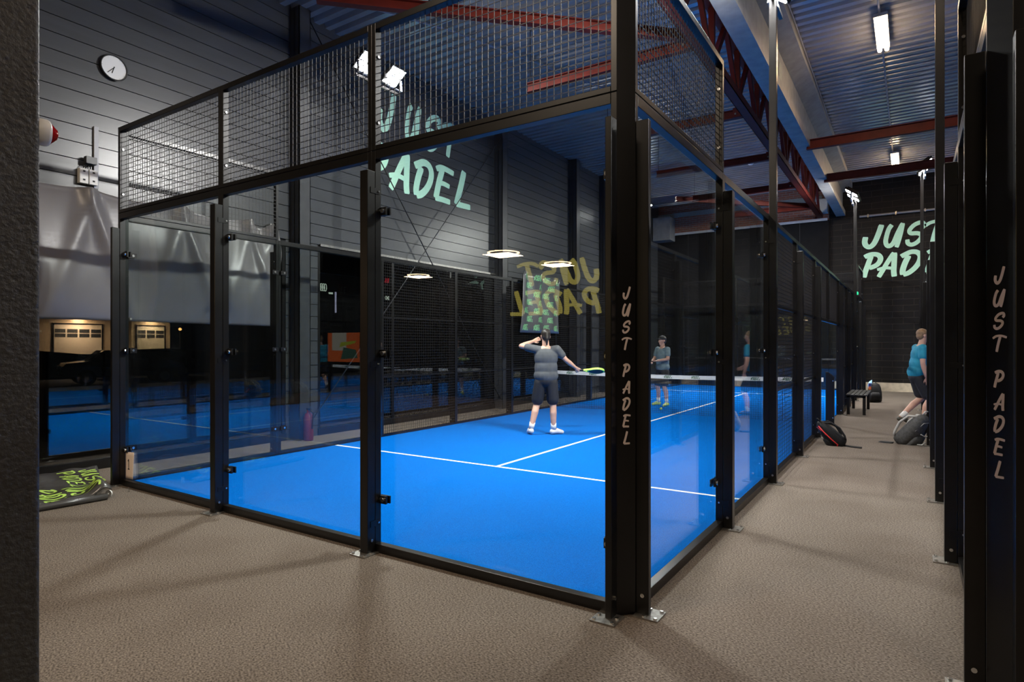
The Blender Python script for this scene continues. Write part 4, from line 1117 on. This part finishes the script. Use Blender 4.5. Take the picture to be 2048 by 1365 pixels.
def hand(mb, wrist, d, palm_n, curl=0.5, side=1):
    """palm, four fingers and thumb; d = direction of the forearm, palm_n = palm facing"""
    d = d.normalized(); pn = (palm_n - d * palm_n.dot(d)).normalized(); ac = d.cross(pn) * side
    mb.sphere(wrist + d * 0.05, 0.022, 0.022, 0.022, 10, 8)
    for k in range(-1, 2): seg(mb, wrist + d * .01 + ac * k * .014, wrist + d * .088 + ac * k * .024, .017, .0135, 8)
    for k, l in ((-1.5, .070), (-.5, .080), (.5, .076), (1.5, .060)):
        b = wrist + d * .092 + ac * k * .0215
        c = b + (d * math.cos(curl * .8) + pn * math.sin(curl * .8)) * l * .5
        e = c + (d * math.cos(curl * 2.0) + pn * math.sin(curl * 2.0)) * l * .5
        seg(mb, b, c, .0092, .0086, 8); seg(mb, c, e, .0086, .0072, 8)
    b = wrist + d * .03 - ac * .032; c = b + d * .035 - ac * .022 + pn * .012; e = c + d * .03 + pn * .012 - ac * .003
    seg(mb, b, c, .0115, .010, 8); seg(mb, c, e, .010, .008, 8)

def person(label, loc, rz, J, shirt, shortsm, hairm, shoes, hair='short', cap=None, sock=True, H=1.0, group=None):
    t = thing('person', label, 'person', loc, group)
    X = Matrix.Translation(Vector(loc)) @ Matrix.Rotation(R(rz), 4, 'Z') @ Matrix.Scale(H, 4)
    b = MB()
    pel, che, nek, hd = J['pelvis'], J['chest'], J['neck'], J['head']
    sl, sr = J['sh']; hl, hr = J['hip']
    # trunk
    lat = (sr - sl).normalized(); fw = J['face_body']
    rot = Matrix((lat, fw, lat.cross(fw))).transposed()
    b.sphere(pel, .165, .115, .13, 18, 12, rot); b.sphere((pel + che) / 2, .150, .105, .17, 18, 12, rot); b.sphere(che, .178, .118, .185, 18, 12, rot)
    b.sphere((che + nek) / 2 + V(0, 0, .02), .165, .09, .09, 18, 12, rot)
    seg(b, nek - V(0, 0, .06), hd - V(0, 0, .06), .066, .056)
    # head
    hf = J['face_head']; hl_ = V(0, 0, 1).cross(hf).normalized() * -1; up = hl_.cross(hf) if False else V(0, 0, 1)
    up = (V(0, 0, 1) - hf * hf.z).normalized(); hx = hf.cross(up).normalized()
    hrot = Matrix((hx, hf, up)).transposed()
    def hp(x, y, z): return hd + hx * x + hf * y + up * z
    b.sphere(hp(0, -.012, .035), .075, .093, .088, 18, 14, hrot)
    b.sphere(hp(0, .018, -.035), .060, .072, .078, 16, 12, hrot)
    b.sphere(hp(0, .055, -.085), .030, .030, .024, 12, 8, hrot)                        # chin
    seg(b, hp(0, .088, .018), hp(0, .108, -.022), .010, .015, 8)                       # nose
    b.sphere(hp(0, .083, -.055), .024, .012, .007, 10, 6, hrot); b.sphere(hp(0, .081, -.068), .021, .012, .008, 10, 6, hrot)   # lips
    for s in (-1, 1):
        b.sphere(hp(s * .031, .078, .034), .022, .012, .007, 10, 6, hrot)              # brow
        b.sphere(hp(s * .045, .064, -.025), .022, .02, .02, 10, 6, hrot)               # cheek
        b.sphere(hp(s * .077, -.008, -.005), .010, .020, .032, 10, 8, hrot)            # ear
    # arms
    for i, s in ((0, -1), (1, 1)):
        sh, el, wr = J['sh'][i], J['el'][i], J['wr'][i]
        seg(b, sh, (sh + el) / 2, .058, .050); seg(b, (sh + el) / 2, el, .050, .041); seg(b, el, el + (wr - el) * .35, .041, .043); seg(b, el + (wr - el) * .35, wr, .043, .027)
        hand(b, wr, wr - el, J['palm'][i], J['curl'][i], s)
    # legs
    for i in (0, 1):
        hi, kn, an = J['hip'][i], J['kn'][i], J['an'][i]; to = J['to'][i]
        seg(b, hi, (hi + kn) / 2, .095, .078); seg(b, (hi + kn) / 2, kn, .078, .057)
        back = J['face_body'] * -.022
        seg(b, kn, kn + (an - kn) * .32 + back, .056, .060); seg(b, kn + (an - kn) * .32 + back, an, .060, .037)
        seg(b, an, an + (to - an) * .9 + V(0, 0, .008), .038, .028, 10)
    fuse(b, 'body', M['skin'], t, .0075 * H, 5, X)
    # eyes
    for s in (-1, 1):
        MB().sphere(hp(s * .031, .074, .015), .0125, n=12, m=8).build('eye', M['plastic'], t, smooth=True, xf=X)
        MB().sphere(hp(s * .031, .0835, .015), .0058, n=10, m=6).build('iris', M['ink'], t, smooth=True, xf=X)
    # shirt
    c = MB()
    c.sphere(che, .205, .140, .20, 18, 12, rot); c.sphere((pel + che) / 2 + V(0, 0, -.01), .200, .140, .21, 18, 12, rot); c.sphere((che + nek) / 2 + V(0, 0, .005), .172, .100, .088, 18, 12, rot)
    low = pel + V(0, 0, .02); c.sphere(low, .212, .150, .15, 18, 12, rot)
    for i in (0, 1):
        sh, el = J['sh'][i], J['el'][i]
        seg(c, sh, sh + (el - sh) * .55, .074, .068); seg(c, (sh + che) / 2 + V(0, 0, .05), sh, .08, .074)
    fuse(c, 'shirt', shirt, t, .010 * H, 6, X)
    # shorts
    c = MB(); c.sphere(pel + V(0, 0, -.07), .185, .130, .12, 18, 12, rot)
    for i in (0, 1):
        hi, kn = J['hip'][i], J['kn'][i]
        seg(c, hi + V(0, 0, -.03), hi + (kn - hi) * .78, .108, .105)
    fuse(c, 'shorts', shortsm, t, .010 * H, 5, X)
    # hair or cap
    c = MB()
    c.sphere(hp(0, -.024, .050), .083, .095, .084, 18, 12, hrot); c.sphere(hp(0, -.050, .0), .074, .062, .08, 16, 10, hrot)
    if hair == 'tail': seg(c, hp(0, -.10, .06), hp(0, -.13, -.04), .034, .026); seg(c, hp(0, -.13, -.04), hp(0, -.11, -.15), .026, .012)
    h_ = fuse(c, 'hair', hairm, t, .008 * H, 3, X)
    if cap:
        c = MB(); c.sphere(hp(0, -.014, .062), .086, .102, .078, 18, 12, hrot); c.hexa(hp(0, .105, .055), hx * .06, hf * .055, up * .006); fuse(c, 'cap', cap, t, .007 * H, 3, X)
    # shoes and socks
    for i in (0, 1):
        an, to = J['an'][i], J['to'][i]; d = to - an; d.z = 0; d.normalize()
        base = V(an.x, an.y, an.z - .075)
        c = MB(); lift = V(0, 0, to.z - (an.z - .05)) * 1.0
        q = to - V(0, 0, .0)
        seg(c, an - d * .025 - V(0, 0, .035), an + d * .06 - V(0, 0, .030), .046, .050, 12)
        seg(c, an + d * .05 - V(0, 0, .030), q + V(0, 0, -.004), .048, .036, 12)
        s_ = fuse(c, 'shoe', shoes, t, .008 * H, 4, X)
        if sock:
            kn = J['kn'][i]; MB().cyl(an - V(0, 0, .0), an + (kn - an) * .26, .044, .050, 16, True).build('sock', M['sock'], t, smooth=True, xf=X)
    return t, X

def base_pose():
    return dict(pelvis=V(0, 0, .98), chest=V(0, 0, 1.30), neck=V(0, -.005, 1.50), head=V(0, .015, 1.665), face_body=V(0, 1, 0), face_head=V(0, 1, 0),
        sh=[V(-.185, 0, 1.445), V(.185, 0, 1.445)], el=[V(-.23, -.02, 1.16), V(.23, -.02, 1.16)], wr=[V(-.24, .06, .92), V(.24, .06, .92)],
        palm=[V(1, 0, 0), V(-1, 0, 0)], curl=[.5, .5],
        hip=[V(-.095, 0, .91), V(.095, 0, .91)], kn=[V(-.105, .02, .50), V(.105, .02, .50)], an=[V(-.11, -.01, .085), V(.11, -.01, .085)], to=[V(-.13, .15, .035), V(.13, .15, .035)])

def racket(lab, grip, d, face, edge, inner):
    """grip point, direction of the handle outwards, normal of the face"""
    t = thing('padel_racket', lab, 'racket', grip, 'rackets of the players')
    d = d.normalized(); f = (face - d * face.dot(d)).normalized(); s = d.cross(f)
    m = MB().cyl(grip - d * .05, grip + d * .10, .016, .016, 12); m.build('handle', M['ink'], t, smooth=True)
    c = grip + d * .31; n = 32; o_, i_ = [], []
    for k in range(n):
        a = 2 * math.pi * k / n; x, y = math.cos(a), math.sin(a)
        w_ = .125 * (1 - .25 * max(0, -y)); o_.append((x * w_, y * .15)); i_.append((x * (w_ - .02), y * .13))
    MB().prism(o_, c - f * .017, s, d, f, .034).build('rim', edge, t)
    MB().prism(i_, c - f * .019, s, d, f, .038).build('face', inner, t)
    m = MB()
    for k in (-1, 1): m.bar(grip + d * .09 + s * k * .008, c - d * .12 + s * k * .06, .016, .03, up=f)
    m.build('throat', edge, t)
    return t

# player near the glass, seen from behind
J = base_pose()
J['el'] = [V(-.43, .06, 1.50), V(.34, .02, 1.26)]; J['wr'] = [V(-.24, .25, 1.58), V(.50, .12, 1.13)]
J['palm'] = [V(0, -1, 0), V(0, 1, 0)]; J['curl'] = [.6, 1.3]
J['kn'] = [V(-.16, .05, .50), V(.12, .02, .50)]; J['an'] = [V(-.25, -.08, .10), V(.13, -.02, .085)]; J['to'] = [V(-.30, .08, .035), V(.27, .06, .035)]
J['head'] = V(-.01, .03, 1.665); J['face_head'] = V(-.25, .95, 0).normalized()
PL, PR = (2.12, 5.88, 0.012), 28
t, X = person('person in charcoal shirt and black shorts playing with their back to the viewer', PL, PR, J, M['greyshirt'], M['shorts'], M['hairdark'], M['shoe'], 'tail', H=1.02, group='players')
g = X @ (J['wr'][1] + (J['wr'][1] - J['el'][1]).normalized() * .075 + V(0, .03, 0))
dd = X.to_3x3() @ V(1, .15, -.05)
racket('padel racket with lime rim held by the player in charcoal', g, dd, X.to_3x3() @ V(0, .4, 1), M['lime'], M['ink'])

# far player facing the viewer
J = base_pose()
J['el'] = [V(-.26, .05, 1.20), V(.26, .05, 1.20)]; J['wr'] = [V(-.12, .27, 1.16), V(.06, .29, 1.14)]
J['palm'] = [V(0, 0, 1), V(0, 0, -1)]; J['curl'] = [1.2, 1.2]
J['kn'] = [V(-.13, .06, .50), V(.13, .06, .50)]; J['an'] = [V(-.17, 0, .085), V(.16, 0, .085)]; J['to'] = [V(-.22, .15, .035), V(.20, .15, .035)]
t, X = person('person in dark cap and slate shirt facing the viewer behind the net', (2.14, 11.75, 0.012), 150, J, M['slate'], M['shorts'], M['hairdark'], M['shoelime'], 'short', cap=M['ink'], H=0.99, group='players')
g = X @ (J['wr'][1] + V(-.03, .07, .0)); dd = X.to_3x3() @ V(.75, .35, -.05)
racket('padel racket with lime face held by the player behind the net', g, dd, X.to_3x3() @ V(.2, .3, 1), M['lime'], M['lime'])

# man in teal walking in the corridor
J = base_pose()
J['pelvis'] = V(0, -.02, .97); J['chest'] = V(0, .03, 1.29); J['neck'] = V(0, .05, 1.49); J['head'] = V(0, .09, 1.655)
J['sh'] = [V(-.19, .04, 1.43), V(.19, .02, 1.43)]
J['el'] = [V(-.25, .12, 1.16), V(.25, .00, 1.15)]; J['wr'] = [V(-.20, .34, 1.02), V(.25, .06, .90)]
J['kn'] = [V(-.10, .10, .50), V(.10, .16, .49)]; J['an'] = [V(-.10, -.24, .14), V(.10, .06, .085)]; J['to'] = [V(-.11, -.10, .045), V(.12, .22, .035)]
J['face_head'] = V(-.10, .98, -.05).normalized()
person('person in teal shirt and black shorts walking along the corridor', (7.525, 10.9, 0.0), -72, J, M['teal'], M['shorts'], M['hairfair'], M['shoedark'], 'short', H=1.05)
